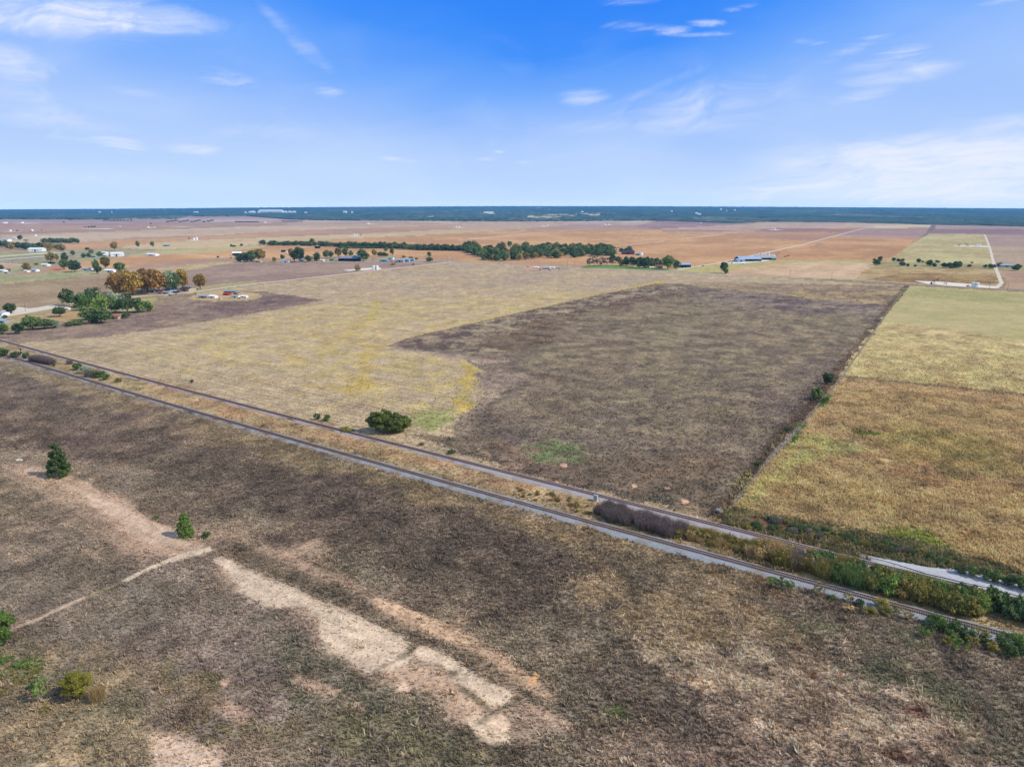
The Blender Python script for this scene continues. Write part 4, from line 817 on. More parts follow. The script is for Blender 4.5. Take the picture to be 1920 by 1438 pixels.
plant('brush', 1456, 982, 22, 13, 'grey', 'round grey bare bush at the pasture corner')
# --- middle distance trees: x, base y, width, height, material, kind
T1 = [(222, 553, 40, 43, 'autumn'), (250, 554, 44, 46, 'orange'), (278, 552, 40, 44, 'autumn'), (300, 548, 36, 42, 'autumn'), (236, 549, 40, 44, 'orange'), (266, 547, 42, 44, 'autumn'), (290, 545, 36, 40, 'autumn')]
for a, b, w, h, m in T1: plant('bush', a, b, w, h, m, 'large rust orange tree in the autumn grove by the gravel road', 'autumn grove by the gravel road', 'tree', 'tree')
plant('broad', 318, 546, 34, 38, 'silver', 'grey green tree behind the dark roofed house'); plant('broad', 326, 546, 28, 34, 'green', 'green tree just left of the dark roofed house')
plant('tall', 344, 543, 26, 38, 'orange', 'golden tree right behind the dark roofed house'); plant('tall', 376, 543, 25, 30, 'orange', 'lone golden tree right of the dark roofed house')
T2 = [(130, 573, 32, 32, 'green'), (150, 577, 34, 28, 'dark'), (178, 573, 38, 34, 'dark'), (166, 582, 34, 30, 'bright'), (192, 588, 40, 36, 'bright'), (213, 572, 30, 26, 'silver'), (218, 586, 36, 30, 'bright'), (240, 587, 40, 34, 'dark'),
      (258, 586, 36, 28, 'green'), (277, 584, 24, 20, 'bright'), (166, 600, 40, 28, 'green'), (190, 606, 44, 30, 'green'), (236, 597, 18, 11, 'dark'), (176, 606, 30, 20, 'dark'), (145, 609, 30, 9, 'green'), (130, 611, 22, 7, 'dark')]
for a, b, w, h, m in T2: plant('bush', a, b, w, h, m, 'leafy tree in the green grove around the red roof', 'green grove around the red roof', 'tree', 'tree')
T3 = [(62, 618, 36, 26, 'green', 'dense round green tree at the left below the road'), (84, 617, 34, 20, 'dark', 'wide dark tree just right of the round green one'), (102, 615, 20, 15, 'silver', 'greyish bush at the end of the left tree row'), (36, 626, 24, 20, 'dark', 'small dark tree left of the round green one'),
      (4, 627, 26, 20, 'green', 'green tree cut by the left edge above the tracks'), (112, 594, 24, 19, 'dark', 'small dark tree by the reddish bare ground'), (20, 588, 22, 20, 'dark', 'small dark tree beside the gravel turning area'), (10, 598, 12, 8, 'green', 'low green bush by the blue roofs')]
for a, b, w, h, m, lab in T3: plant('broad' if h > 12 else 'bush', a, b, w, h, m, lab)
T4 = [(95, 492, 20, 19, 'mixed'), (107, 490, 8, 14, 'mixed'), (122, 494, 14, 20, 'dark'), (121, 506, 20, 20, 'dark'), (141, 511, 24, 23, 'dark'), (135, 509, 12, 14, 'dark'), (137, 480, 9, 10, 'green'), (157, 484, 10, 9, 'dark'), (167, 483, 10, 9, 'dark'), (172, 477, 11, 10, 'grey'), (187, 481, 13, 9, 'dark'),
      (180, 508, 14, 22, 'green'), (185, 514, 14, 16, 'dark'), (199, 504, 20, 22, 'mixed'), (225, 509, 23, 17, 'green'), (215, 470, 15, 17, 'mixed'), (259, 465, 8, 13, 'green'), (286, 464, 8, 11, 'green'), (164, 469, 9, 5, 'dark'), (51, 507, 18, 15, 'mixed'), (68, 497, 8, 4, 'green'), (38, 450, 10, 9, 'dark'),
      (16, 509, 8, 5, 'dark'), (3, 507, 10, 10, 'dark'), (50, 593, 6, 3, 'dark')]
for a, b, w, h, m in T4: plant('tall' if h > w*.9 else 'far', a, b, w, h, m, 'scattered tree near the farm buildings at the upper left', 'scattered trees at the upper left')
for i in range(15): plant('far', 4+i*8+rng.uniform(-2, 2), 463+(i % 3)*2.2+i*.3, rng.uniform(13, 18), rng.uniform(10, 14), rng.choice(['dark', 'dark', 'green', 'mixed']), 'dark tree in the front belt at the far left', 'front tree belt at the far left')
for i in range(12): plant('far', 82+i*5.7+rng.uniform(-1, 1), 456+(i % 2)*.8, rng.uniform(9, 12), rng.uniform(8, 10.5), 'dark', 'dark tree in the compact block behind the far left belt', 'compact block of dark trees at the far left')
T5 = [(449, 491, 18, 15, 'dark'), (460, 491, 18, 17, 'dark'), (470, 491, 20, 20, 'dark'), (486, 490, 22, 24, 'mixed'), (492, 489, 16, 22, 'green'), (473, 484, 16, 14, 'green'), (515, 491, 9, 9, 'olive'), (530, 486, 9, 9, 'dark'), (546, 478, 12, 12, 'mixed'), (552, 491, 18, 22, 'mixed'), (562, 492, 24, 28, 'dark'), (566, 482, 14, 16, 'mixed'), (579, 491, 15, 12, 'dark'),
      (594, 490, 17, 17, 'dark'), (612, 485, 14, 16, 'green'), (621, 484, 12, 13, 'green'), (635, 483, 15, 18, 'mixed'), (648, 482, 14, 17, 'dark'), (658, 480, 10, 10, 'dark'), (681, 490, 22, 22, 'dark'), (676, 481, 16, 12, 'mixed'), (702, 481, 11, 13, 'mixed'), (712, 481, 12, 9, 'dark'), (722, 481, 14, 8, 'dark'), (724, 472, 9, 9, 'green'), (735, 480, 9, 15, 'dark'),
      (805, 491, 16, 9, 'green'), (805, 481, 10, 9, 'dark'), (671, 508, 12, 10, 'mixed'), (757, 484, 8, 5, 'mixed'), (770, 486, 10, 5, 'mixed'), (781, 487, 8, 4, 'mixed'), (737, 497, 10, 4, 'khaki'), (775, 497, 6, 3, 'mixed'), (409, 484, 5, 4, 'dark'), (433, 485, 3, 3, 'dark'), (434, 463, 6, 5, 'dark'), (439, 463, 9, 3, 'dark'), (453, 462, 6, 5, 'dark')]
for a, b, w, h, m in T5: plant('tall' if h > w else 'far', a, b, w, h, m, 'tree around the long farmstead beyond the stubble', 'trees around the long farmstead')
HG = [(493, 459, 14, 9, 'dark')]+[(rng.uniform(505, 880), 0, rng.uniform(11, 16), rng.uniform(6, 10), rng.choice(['dark', 'green'])) for _ in range(60)]
HG = [(a, b or 460.5+max(0, a-560)*.033, w, h, m) for a, b, w, h, m in HG]
for i in range(19):
    x = 508+i*8.2; HG.append((x+rng.uniform(-2, 2), 460.5+max(0, x-560)*.033, rng.uniform(10, 15), rng.uniform(6, 10), rng.choice(['green', 'green', 'dark', 'bright'])))
HG.append((586, 460, 12, 13, 'green'))
for i in range(17):
    x = 655+i*6.5; HG.append((x+rng.uniform(-1, 1), 464.5+i*.15, rng.uniform(9, 13), rng.uniform(9, 13), rng.choice(['dark', 'dark', 'green'])))
for i in range(9): HG.append((640+i*13, 466, 14, 4.5, 'bright'))
for i in range(11): x = 755+i*9; HG.append((x, 468.5+i*.08, 12, rng.uniform(7, 11), rng.choice(['green', 'dark', 'bright'])))
for i in range(16): x = 785+i*6; HG.append((x, 469.5+i*.1, rng.uniform(10, 13), rng.uniform(10, 13), 'dark'))
for i, (a, b, w, h, m) in enumerate(HG):
    low = h < 7
    plant('far', a, b, w*1.15, h, m, 'low leafy shrub in the long hedge belt crossing the red fields' if low else 'tree in the long hedge belt crossing the red fields', 'shrubs of the long hedge belt' if low else 'long hedge belt across the red fields', 'shrub' if low else 'tree', 'shrub' if low else 'tree')
n = 0
while n < 190:
    x = rng.uniform(872, 1152); top = 466+(x-870)*.012; bot = np.interp(x, [870, 915, 925, 1000, 1040, 1152], [471, 490, 492, 486, 484.5, 481]); y = rng.uniform(top+1, bot)
    plant('far', x, y, rng.uniform(13, 20), rng.uniform(11, 16), rng.choice(['dark', 'green', 'green', 'dark', 'khaki']), 'tree in the large dark woodlot behind the stubble field', 'large dark woodlot'); n += 1
for x, y, h in ((956, 463, 11), (873, 466, 12)): plant('far', x, y, 10, h, 'green', 'taller tree at the back of the large woodlot', 'tall trees at the back of the woodlot')
T6 = [(1106, 500, 16, 16, 'purple', 'loose'), (1114, 500, 18, 18, 'grey', 'loose'), (1127, 499, 18, 17, 'purple', 'loose'), (1136, 498, 14, 16, 'grey', 'loose'), (1148, 498, 16, 13, 'purple', 'loose'),
      (1148, 492, 16, 14, 'dark', 'far'), (1160, 494, 14, 13, 'dark', 'far'), (1166, 499, 14, 13, 'mixed', 'far'), (1174, 499, 16, 18, 'dark', 'far'), (1186, 500, 18, 18, 'dark', 'far'), (1198, 503, 20, 20, 'dark', 'far'), (1209, 503, 20, 22, 'dark', 'far'), (1221, 502, 18, 18, 'green', 'far'), (1230, 501, 16, 17, 'dark', 'far'), (1236, 499, 12, 12, 'dark', 'far'),
      (1252, 505, 26, 25, 'green', 'broad'), (1268, 503, 16, 16, 'green', 'far'), (1166, 473, 12, 8, 'dark', 'far'), (1174, 473, 12, 8, 'dark', 'far'), (1180, 472, 12, 10, 'dark', 'far'), (1184, 475, 8, 7, 'dark', 'far')]
for a, b, w, h, m, k in T6: plant(k, a, b, w, h, m, 'bare purplish tree on the bright lawn' if k == 'loose' else 'dark green tree around the right hand farmhouse', 'bare trees on the lawn' if k == 'loose' else 'trees around the right hand farmhouse', 'tree', 'tree')
plant('tall', 1357, 512, 16, 20, 'dark', 'lone dark tree beside the lane below the blue grey barns'); plant('bush', 1362, 514, 10, 10, 'green', 'green bush leaning on the lone dark tree')
T7 = [(1644, 497, 16, 10, 'green'), (1650, 490, 10, 9, 'dark'), (1640, 490, 8, 5, 'dark'), (1676, 490, 8, 7, 'dark'), (1685, 491, 10, 6, 'dark'), (1692, 491, 8, 6, 'dark'), (1691, 499, 13, 8, 'dark'), (1702, 500, 6, 6, 'dark'), (1716, 500, 6, 4, 'dark'), (1722, 493, 9, 8, 'dark'), (1730, 493, 5, 4, 'dark'), (1742, 499, 14, 12, 'green'), (1752, 501, 8, 8, 'dark'),
      (1757, 493, 10, 5, 'dark'), (1771, 502, 14, 9, 'dark'), (1781, 503, 16, 11, 'dark'), (1792, 503, 18, 13, 'green'), (1798, 502, 10, 12, 'dark'), (1817, 501, 9, 5, 'dark'), (1822, 494, 5, 3, 'dark'), (1847, 502, 8, 6, 'dark'), (1857, 504, 12, 9, 'green'), (1864, 503, 8, 7, 'dark'), (1873, 500, 12, 8, 'grey'), (1904, 508, 14, 13, 'dark'), (1912, 503, 8, 6, 'dark')]
for a, b, w, h, m in T7: plant('far', a, b, w, h, m, 'dark bushy shrub in the broken hedge on the right', 'broken hedge on the right', 'shrub', 'shrub')
FT = [(172, 427, 5, 3.5), (166, 427, 4, 3), (178, 426.5, 5, 3), (160, 427, 3, 2.5), (32, 434, 4, 2.5), (120, 418, 3, 3), (132, 413.5, 4, 3), (58, 434, 3, 2), (78, 432.5, 2, 2.5), (283, 421, 3, 3), (620, 413, 3, 3)]
for i in range(9): FT.append((196+i*6.2+rng.uniform(-1, 1), 414.6, rng.uniform(4, 7), 2.4))
for i in range(12): FT.append((315+i*7.5+rng.uniform(-1, 1), 417-(i % 3)*1.2, rng.uniform(6, 10), 2.4))
for i in range(9): FT.append((443+i*5, 417.2, 5, 2.4))
for i in range(8): FT.append((530+i*5, 416.2, 4, 2.2))
for i in range(30): FT.append((850+i*10+rng.uniform(-3, 3), 416-(rng.random()*3), rng.uniform(6, 10), 2.8))
VV = []; FF = []; AA = []; nb = 0
for i, (a, b, w, h) in enumerate(FT):
    x, y, z = un(a, b); q = mpp(a, b); me = PM['far%d' % (i % 4)][0]; v = np.zeros(len(me.vertices)*3, np.float32); me.vertices.foreach_get('co', v); v = v.reshape(-1, 3)
    VV.append(v*(w*q, w*q, h*q)+(x, y, z)); FF.append(np.arange(len(v)).reshape(-1, 4)+nb); nb += len(v); at = np.zeros(len(v)*4, np.float32); me.attributes['Leaf'].data.foreach_get('color', at); AA.append(at.reshape(-1, 4)[:, :3])
tag(link_mesh('distant_trees', np.vstack(VV), np.vstack(FF), [LM['dark']], attrs={'Leaf': np.vstack(AA)}), 'rows of tiny dark trees far out on the plain', kind='stuff')
# ------------------------------------------------------------------ far woods
def woods():
    EX = [-900, 0, 150, 330, 350, 465, 540, 620, 860, 1000, 1225, 1380, 1430, 1600, 1750, 1920, 2900]; EY = [416, 411.5, 412.3, 411, 407.5, 407, 412, 414, 415, 415.5, 414.5, 419.3, 416.5, 417.8, 422, 425.3, 440]
    cols = np.concatenate([np.arange(-1300, -1000, 20), np.arange(-1000, 1000, .8), np.arange(1000, 1300, 20)])/F
    ks = np.linspace(0, 1, 130)**1.0; X = []; Y = []
    e = np.interp(cols*F+960, EX, EY)+(fbm(cols*900, cols*0+3, 22, 8, 4, .7)-.5)*1.2
    y0 = np.array([dist_of(v) for v in e]); 
    Yr = 1/( (1/y0)[None, :]*(1-ks)[:, None] + (1/24600.)*ks[:, None])
    Xr = cols[None, :]*(Yr*cp+H*sp); sh = Yr.shape; X = np.clip(Xr.ravel(), -25500, 25500); Y = Yr.ravel()
    D = np.hypot(X, Y)
    crown = (fbm(X, Y/6, 36, 21, 4, .85)-.35)*17*np.clip(D/6000, 1, 3); Hh = np.clip(4+crown, 0.5, 44)
    px, py, _ = proj(X, Y, hill(X, Y))
    a = fbm(X, Y/4, 420, 55, 5, .6); b = fbm(X, Y/7, 60, 61, 4, .85)
    C = S((62, 82, 68))*(1-a)[:, None]+S((88, 98, 90))*a[:, None]; C = C*np.clip(-.05+2.1*b, .12, 2)[:, None]*(.8+.5*fbm(X, Y/5, 1500, 66, 3))[:, None]
    # clearings: pale meadows and settlements showing between the crowns
    gap = np.zeros(len(X))
    for P in ([(975, 411), (990, 406), (1030, 402.5), (1060, 402.5), (1125, 401), (1122, 406), (1060, 408), (1000, 411)], [(1085, 401), (1125, 400), (1125, 405), (1085, 405)], [(900, 400), (928, 400), (928, 403), (900, 402)], [(1028, 394), (1045, 394), (1045, 395.2), (1028, 395)], [(787, 406), (815, 406), (813, 409), (787, 408)],
              [(0, 403), (18, 402.6), (18, 403.6), (0, 404)], [(98, 404.5), (122, 403.8), (122, 405.2), (98, 405.8)], [(145, 403.6), (158, 403), (158, 404.4), (145, 404.8)], [(1005, 391), (1020, 390.6), (1020, 391.8), (1005, 392)], [(1540, 409), (1550, 409), (1550, 410.2), (1540, 410)], [(1720, 408.5), (1730, 408.5), (1729, 409.6), (1720, 409.6)]):
        i = inside(px+(b-.5)*7, py+(a-.5)*1.5, P); gap[i] = (fbm(X[i], Y[i]/5, 120, 91, 4, .8) > .47)*1.0
    wet = (fbm(X, Y/3, 900, 77, 4, .7) > .66)*.35; gap = np.maximum(gap, wet*(b < .5))
    C = C*(1-gap)[:, None]+S((196, 180, 140))*gap[:, None]
    Hh = Hh*(1-.9*gap)
    Hh = Hh.reshape(sh); Hh[0] = -1; Hh[1] = np.maximum(Hh[1], 6)*.9; Hh = Hh.ravel()
    Y2 = Yr.copy(); Y2[0] = Yr[1]-2; Y = Y2.ravel()
    m = bpy.data.materials.new('woods'); m.use_nodes = True; g = G(m.node_tree); at = m.node_tree.nodes.new('ShaderNodeAttribute'); at.attribute_name = 'Col'
    bb = m.node_tree.nodes['Principled BSDF']; bb.inputs['Roughness'].default_value = 1; bb.inputs['Specular IOR Level'].default_value = 0
    m.node_tree.links.new(at.outputs['Color'], bb.inputs['Base Color'])
    tag(link_mesh('far_woods', np.stack([X, Y, hill(X, Y)+Hh], 1), quads(sh), [m], attrs={'Col': C}), 'broad belt of blue green woodland filling the horizon', kind='stuff')
woods()
# ------------------------------------------------------------------ buildings and small things
for k, c in dict(white=(236, 236, 234), blue=(150, 172, 196), greyblue=(156, 172, 194), darkroof=(62, 66, 84), slate=(118, 130, 160), red=(176, 62, 58), redroof=(158, 86, 76), teal=(120, 166, 160), grey=(160, 162, 164), dark=(48, 48, 52), tan=(190, 170, 140), rust=(150, 84, 62), tank=(238, 240, 242), glass=(60, 72, 88), black=(30, 30, 32), pole=(92, 80, 70), yellow=(216, 208, 150), green=(100, 150, 96), steel=(168, 178, 184), orange=(206, 92, 60), stone=(214, 210, 200), cloth=(222, 220, 214)).items():
    M[k] = simple(k, c, .7 if k not in ('tank', 'steel', 'glass') else .4, 0, .08, .6)
def building(px, py, wpx, hpx, dm, wall, roof, lab, name='house', cat='house', rz=None, pitch=.3, openf=False, wins=2, group=None):
    x, y, z = un(px, py); s = mpp(px, py); w = wpx*s; h = max(2.2, hpx*s); rz = R(-12) if rz is None else R(rz)
    eave = h*(1-pitch); root = empty(name, (x, y+dm*.4, z-.1), rz); tag(root, lab, cat, group)
    a, b = w/2, dm/2; mb = MB()
    if openf:
        mb.box((0, b-.1, eave/2), (w, .2, eave)); mb.box((-a+.1, 0, eave/2), (.2, dm-.44, eave)); mb.box((a-.1, 0, eave/2), (.2, dm-.44, eave))
        for k in range(4): mb.box((-a+w*(k+.5)/4, -b+.2, eave/2), (.3, .3, eave))
    else:
        mb.poly([(-a, -b, 0), (a, -b, 0), (a, b, 0), (-a, b, 0), (-a, -b, eave), (a, -b, eave), (a, b, eave), (-a, b, eave), (-a, 0, h-.12), (a, 0, h-.12)],
                (0, 1, 5, 4), (2, 3, 7, 6), (1, 2, 6, 9, 5), (3, 0, 4, 8, 7), (0, 3, 2, 1))
    mb.build('wall', M[wall], root)
    o = .5; rb = MB(); t = .18
    P = [(-a-o, -b-o, eave-.15), (a+o, -b-o, eave-.15), (a+o, 0, h), (-a-o, 0, h), (a+o, b+o, eave-.15), (-a-o, b+o, eave-.15)]; P2 = [(p[0], p[1], p[2]+t) for p in P]
    rb.poly(P+P2, (3, 2, 1, 0), (5, 4, 2, 3), (6, 7, 8, 9), (9, 8, 10, 11), (0, 1, 7, 6), (4, 5, 11, 10), (1, 2, 8, 7), (2, 4, 10, 8), (5, 3, 9, 11), (3, 0, 6, 9)); rb.build('roof', M[roof], root)
    if not openf:
        MB().box((0, -b-.02, eave*.4), (min(w*.16, 3.5), .08, eave*.8)).build('door', M['dark'], root)
        for k in range(wins):
            q = (k+.5)/wins*2-1; xx = q*a*.72+(a*.2 if abs(q) < .1 else 0)
            MB().box((xx, -b-.02, eave*.55), (min(w*.1, 1.6), .08, eave*.3)).build('window', M['glass'], root)
    else: MB().box((0, b*.3, eave*.35), (w*.7, dm*.3, eave*.6)).build('dark_block', M['dark'], root)  # near-black block fills the inside of the open front
    return root
def tank(px, py, wpx, hpx, m, lab, grp=None):
    x, y, z = un(px, py); s = mpp(px, py); r = wpx*s/2; h = hpx*s; root = empty('storage_tank', (x, y, z-.1)); tag(root, lab, 'tank', grp)
    MB().tube((0, 0, 0), (0, 0, h*.92), r, r, 20).build('tank_shell', M[m], root, False)
    MB().tube((0, 0, h*.92+.01), (0, 0, h), r*1.02, r*.15, 20).build('tank_roof', M[m], root)
    mb = MB(); mb.box((r+.12, -.25, h*.46), (.08, .08, h*.9)).box((r+.12, .25, h*.46), (.08, .08, h*.9))
    for k in range(8): mb.box((r+.12, 0, h*(.08+.1*k)), (.06, .42, .06))
    mb.build('ladder', M['grey'], root)
def pumpjack(px, py, hpx, lab, flip=1, m='dark', grp='pumpjacks'):
    x, y, z = un(px, py); s = mpp(px, py); h = hpx*s*.95; root = empty('pumpjack', (x, y, z), R(-20), (1, 1, 1)); tag(root, lab, 'pumpjack', grp)
    MB().box((0, 0, .2), (h*1.1, h*.22, .4)).build('skid', M['grey'], root)
    mb = MB()
    for dx, dy in ((-.16, -.12), (-.16, .12), (.16, -.12), (.16, .12)): mb.tube((dx*h, dy*h, .4), (0, dy*h*.2, h*.72), .12*h/6, .1*h/6, 6)
    mb.build('samson_post', M[m], root)
    MB().tube((-h*.5*flip, 0, h*.62), (h*.5*flip, 0, h*.86), .05*h, .045*h, 6).build('walking_beam', M[m], root)
    MB().poly([(h*.46*flip, -.05*h, h*.66), (h*.6*flip, -.05*h, h*.74), (h*.56*flip, -.05*h, h), (h*.44*flip, -.05*h, h), (h*.46*flip, .05*h, h*.66), (h*.6*flip, .05*h, h*.74), (h*.56*flip, .05*h, h), (h*.44*flip, .05*h, h)],
              (0, 1, 2, 3), (7, 6, 5, 4), (0, 4, 5, 1), (1, 5, 6, 2), (2, 6, 7, 3), (3, 7, 4, 0)).build('horse_head', M[m], root)
    MB().box((-h*.42*flip, 0, h*.22), (h*.26, h*.16, h*.34)).build('counterweight', M[m], root)
def pole(px, py, hpx, lab='wooden utility pole beside the paved lane', grp='utility poles along the lane'):
    x, y, z = un(px, py); s = mpp(px, py); h = hpx*s; root = empty('utility_pole', (x, y, z-.2)); tag(root, lab, 'utility pole', grp)
    MB().tube((0, 0, 0), (0, 0, h), .2, .13, 8).build('pole', M['pole'], root); MB().box((0, 0, h*.93), (2.2, .12, .14)).build('crossarm', M['pole'], root)
def vehicle(px, py, wpx, m, lab, name='parked_car', cat='car', rz=0, tall=1.0, grp=None):
    x, y, z = un(px, py); L = max(4.2, wpx*mpp(px, py)); root = empty(name, (x, y, z), R(rz)); tag(root, lab, cat, grp); w = 1.85
    b = MB(); b.box((0, 0, .65), (L, w, .6), taper=.96); b.build('body', M[m], root)
    MB().box((-L*.06, 0, .95+.3*tall), (L*.52, w*.88, .6*tall), taper=.8).build('cabin', M['glass'], root)
    for sx in (-1, 1):
        for sy in (-1, 1): MB().tube((sx*L*.31, sy*w*.42, .34), (sx*L*.31, sy*w*.52, .34), .34, .34, 12).build('wheel', M['black'], root)
B = building
B(350, 546, 26, 7, 12, 'tan', 'darkroof', 'long house with dark roof under the golden trees', rz=-30)
B(311, 551, 16, 4.5, 8, 'grey', 'grey', 'low grey shed left of the dark roofed house', 'shed', 'shed'); B(325, 549, 14, 4.5, 8, 'dark', 'blue', 'open dark shed beside the dark roofed house', 'shed', 'shed', openf=True)
B(287, 549, 10, 6, 8, 'slate', 'teal', 'small teal roofed hut beneath the rust orange trees', 'hut', 'hut'); B(301, 551, 8, 4, 6, 'tan', 'redroof', 'small brick coloured hut beneath the rust orange trees', 'hut', 'hut')
B(382, 559, 18, 6, 9, 'grey', 'grey', 'grey roofed mobile home in the sandy yard'); B(398, 559, 14, 5.5, 7, 'white', 'white', 'white roofed trailer in the sandy yard next to the grey home', 'trailer', 'trailer')
B(425, 554, 12, 5, 6, 'red', 'red', 'small bright red shed in the sandy yard', 'shed', 'shed'); B(432, 548.5, 25, 2.6, 6, 'teal', 'teal', 'long low teal roofed shelter behind the red shed', 'shelter', 'shelter', openf=True)
B(441, 558.5, 15, 5, 7, 'white', 'grey', 'white cabin with blue grey roof right of the red shed'); B(456, 558, 14, 4, 6, 'white', 'white', 'low white cabin at the right end of the sandy yard'); B(443, 552.5, 10, 2.4, 5, 'tan', 'rust', 'small rust roofed lean-to in the sandy yard', 'shed', 'shed')
B(214, 598.5, 19, 7, 9, 'tan', 'redroof', 'house with faded red roof half hidden by the green grove', rz=-5); B(1, 592, 14, 7, 9, 'white', 'blue', 'house with pale blue roof at the left edge by the road'); B(5, 606, 14, 7, 8, 'grey', 'blue', 'lower house with blue roof at the left edge')
B(126, 580.5, 8, 3, 3, 'white', 'white', 'white travel trailer left of the green grove', 'trailer', 'trailer'); 
B(66, 472, 24, 7, 22, 'white', 'tank', 'large white barn at the far left', 'barn', 'barn', rz=8); B(216, 481, 20, 7.5, 24, 'tank', 'tank', 'white domed greenhouse near the nursery', 'greenhouse', 'greenhouse', rz=20); B(197, 481, 14, 4, 14, 'white', 'white', 'low white greenhouse left of the domed one', 'greenhouse', 'greenhouse'); B(284, 480, 20, 4.6, 14, 'tank', 'tank', 'long low white building alone in the field', 'barn', 'barn')
B(195, 476, 10, 3.5, 10, 'white', 'white', 'small white shed behind the greenhouses', 'shed', 'shed'); B(176, 483, 10, 3.6, 8, 'teal', 'teal', 'small teal shed by the dark trees near the nursery', 'shed', 'shed')
B(84, 499, 14, 4, 9, 'white', 'white', 'white farmhouse among the upper left trees'); B(95, 495, 9, 3.5, 8, 'dark', 'dark', 'dark open shed beside the white farmhouse', 'shed', 'shed', openf=True); B(49, 510.5, 8, 3.5, 7, 'white', 'white', 'small white building left of the blue tarp', 'shed', 'shed'); B(64, 509.5, 12, 5, 8, 'white', 'blue', 'white house with blue roof at the upper left')
B(3, 510, 14, 4, 9, 'white', 'white', 'pale house at the left edge of the frame'); B(12, 513, 8, 3.4, 6, 'grey', 'grey', 'small grey shed beside the pale edge house', 'shed', 'shed'); B(161, 507.5, 18, 5, 9, 'white', 'blue', 'long white house with blue front between dark trees'); B(205, 511, 20, 6, 9, 'white', 'white', 'long white mobile home by the mixed trees')
B(177, 509, 8, 3, 6, 'blue', 'blue', 'small pale blue shed between the dark trees', 'shed', 'shed'); B(312, 462, 14, 3, 9, 'grey', 'teal', 'small grey green roofed house far across the field'); B(10, 453, 14, 5, 16, 'white', 'blue', 'pale blue roofed barn at the far left', 'barn', 'barn'); B(27, 448, 10, 3, 10, 'white', 'white', 'white sheds by the far left barn', 'shed', 'shed'); B(49, 452, 10, 3.4, 9, 'grey', 'grey', 'grey barn beside the dark far left tree', 'barn', 'barn')
B(443, 479.5, 16, 7, 12, 'blue', 'white', 'open fronted white shed left of the farm trees', 'shed', 'shed', openf=True, rz=20); B(464, 477.5, 8, 4, 8, 'teal', 'teal', 'small pale green shed behind the farm trees', 'shed', 'shed')
B(483, 492, 14, 4.5, 9, 'tan', 'tan', 'small tan farmhouse below the mixed trees'); B(536, 492.5, 14, 5, 9, 'white', 'blue', 'light blue roofed cottage left of the tall farm tree'); B(604, 490, 7, 3.4, 6, 'white', 'white', 'small white trailer right of the tall farm trees', 'trailer', 'trailer'); B(566, 490, 7, 4, 6, 'slate', 'blue', 'tiny blue shed under the tall farm tree', 'shed', 'shed')
B(654, 490, 38, 7.5, 18, 'dark', 'slate', 'big open barn with blue grey roof in the farmstead', 'barn', 'barn', rz=-6, openf=True); B(622, 489, 9, 4, 7, 'green', 'green', 'small green shed left of the big open barn', 'shed', 'shed'); B(668, 482, 12, 3.4, 8, 'teal', 'teal', 'teal roofed shed behind the big open barn', 'shed', 'shed')
B(720, 491, 14, 5, 8, 'teal', 'teal', 'teal roofed cabin in the cluttered farm yard'); B(732, 487, 12, 5, 8, 'white', 'teal', 'pale green roofed cabin in the cluttered farm yard'); B(734, 491.5, 8, 2.6, 5, 'white', 'redroof', 'low white trailer in the cluttered farm yard', 'trailer', 'trailer')
B(750, 492, 16, 6, 10, 'greyblue', 'grey', 'grey blue workshop in the row right of the farm yard', 'workshop', 'workshop'); B(762, 491.5, 12, 7, 9, 'blue', 'steel', 'pale steel workshop second in the row', 'workshop', 'workshop'); B(771, 490, 12, 5, 8, 'blue', 'teal', 'pale green roofed workshop last in the row', 'workshop', 'workshop')
B(595, 466, 9, 4, 8, 'dark', 'dark', 'dark shed standing alone before the hedge belt', 'shed', 'shed', openf=True); B(531, 473, 7, 4, 7, 'dark', 'dark', 'dark pointed hut in the red field', 'hut', 'hut'); B(537, 474, 4, 2, 4, 'white', 'white', 'tiny white trailer by the dark hut', 'trailer', 'trailer')
B(1178, 477.5, 24, 7, 14, 'rust', 'darkroof', 'large house with dark purple roof behind the lawn trees', wins=4); B(1196, 479, 9, 4, 7, 'teal', 'teal', 'small teal shed beside the white domed tank', 'shed', 'shed'); B(1154, 477, 7, 4, 8, 'tan', 'tan', 'tan outbuilding left of the dark purple roof', 'shed', 'shed')
B(1237, 503.5, 12, 6, 8, 'grey', 'redroof', 'small brick house between the lawn trees and the big green tree'); B(1222, 503.5, 7, 3, 5, 'white', 'white', 'white trailer under the lawn trees', 'trailer', 'trailer'); B(1283, 502, 24, 8, 14, 'blue', 'blue', 'blue grey shed with dark open bays at the road junction', 'shed', 'shed', rz=12, openf=True)
B(1405, 490.5, 44, 9, 26, 'greyblue', 'greyblue', 'large blue grey barn beside the straight dirt road', 'barn', 'barn', rz=10, openf=True, pitch=.5); B(1388, 491.5, 16, 6, 14, 'greyblue', 'blue', 'lower wing in front of the large blue grey barn', 'barn', 'barn', rz=8, wins=1); B(1436, 487.5, 36, 8, 24, 'dark', 'grey', 'second grey roofed barn full of machines right of the large one', 'barn', 'barn', rz=6, openf=True, pitch=.5); B(1452, 488, 8, 5, 10, 'teal', 'teal', 'small teal shed at the right end of the barns', 'shed', 'shed')
B(1420, 484, 14, 4, 10, 'white', 'steel', 'pale roofed shed behind the blue grey barn', 'shed', 'shed'); B(1449, 482.5, 10, 4, 8, 'white', 'white', 'small white hut behind the grey roofed barn', 'hut', 'hut'); B(1393, 496, 8, 3, 6, 'white', 'white', 'small white cabin in front of the blue grey barn'); B(1888, 501, 19, 5, 14, 'greyblue', 'blue', 'blue roofed barn behind the broken hedge at the right', 'barn', 'barn')
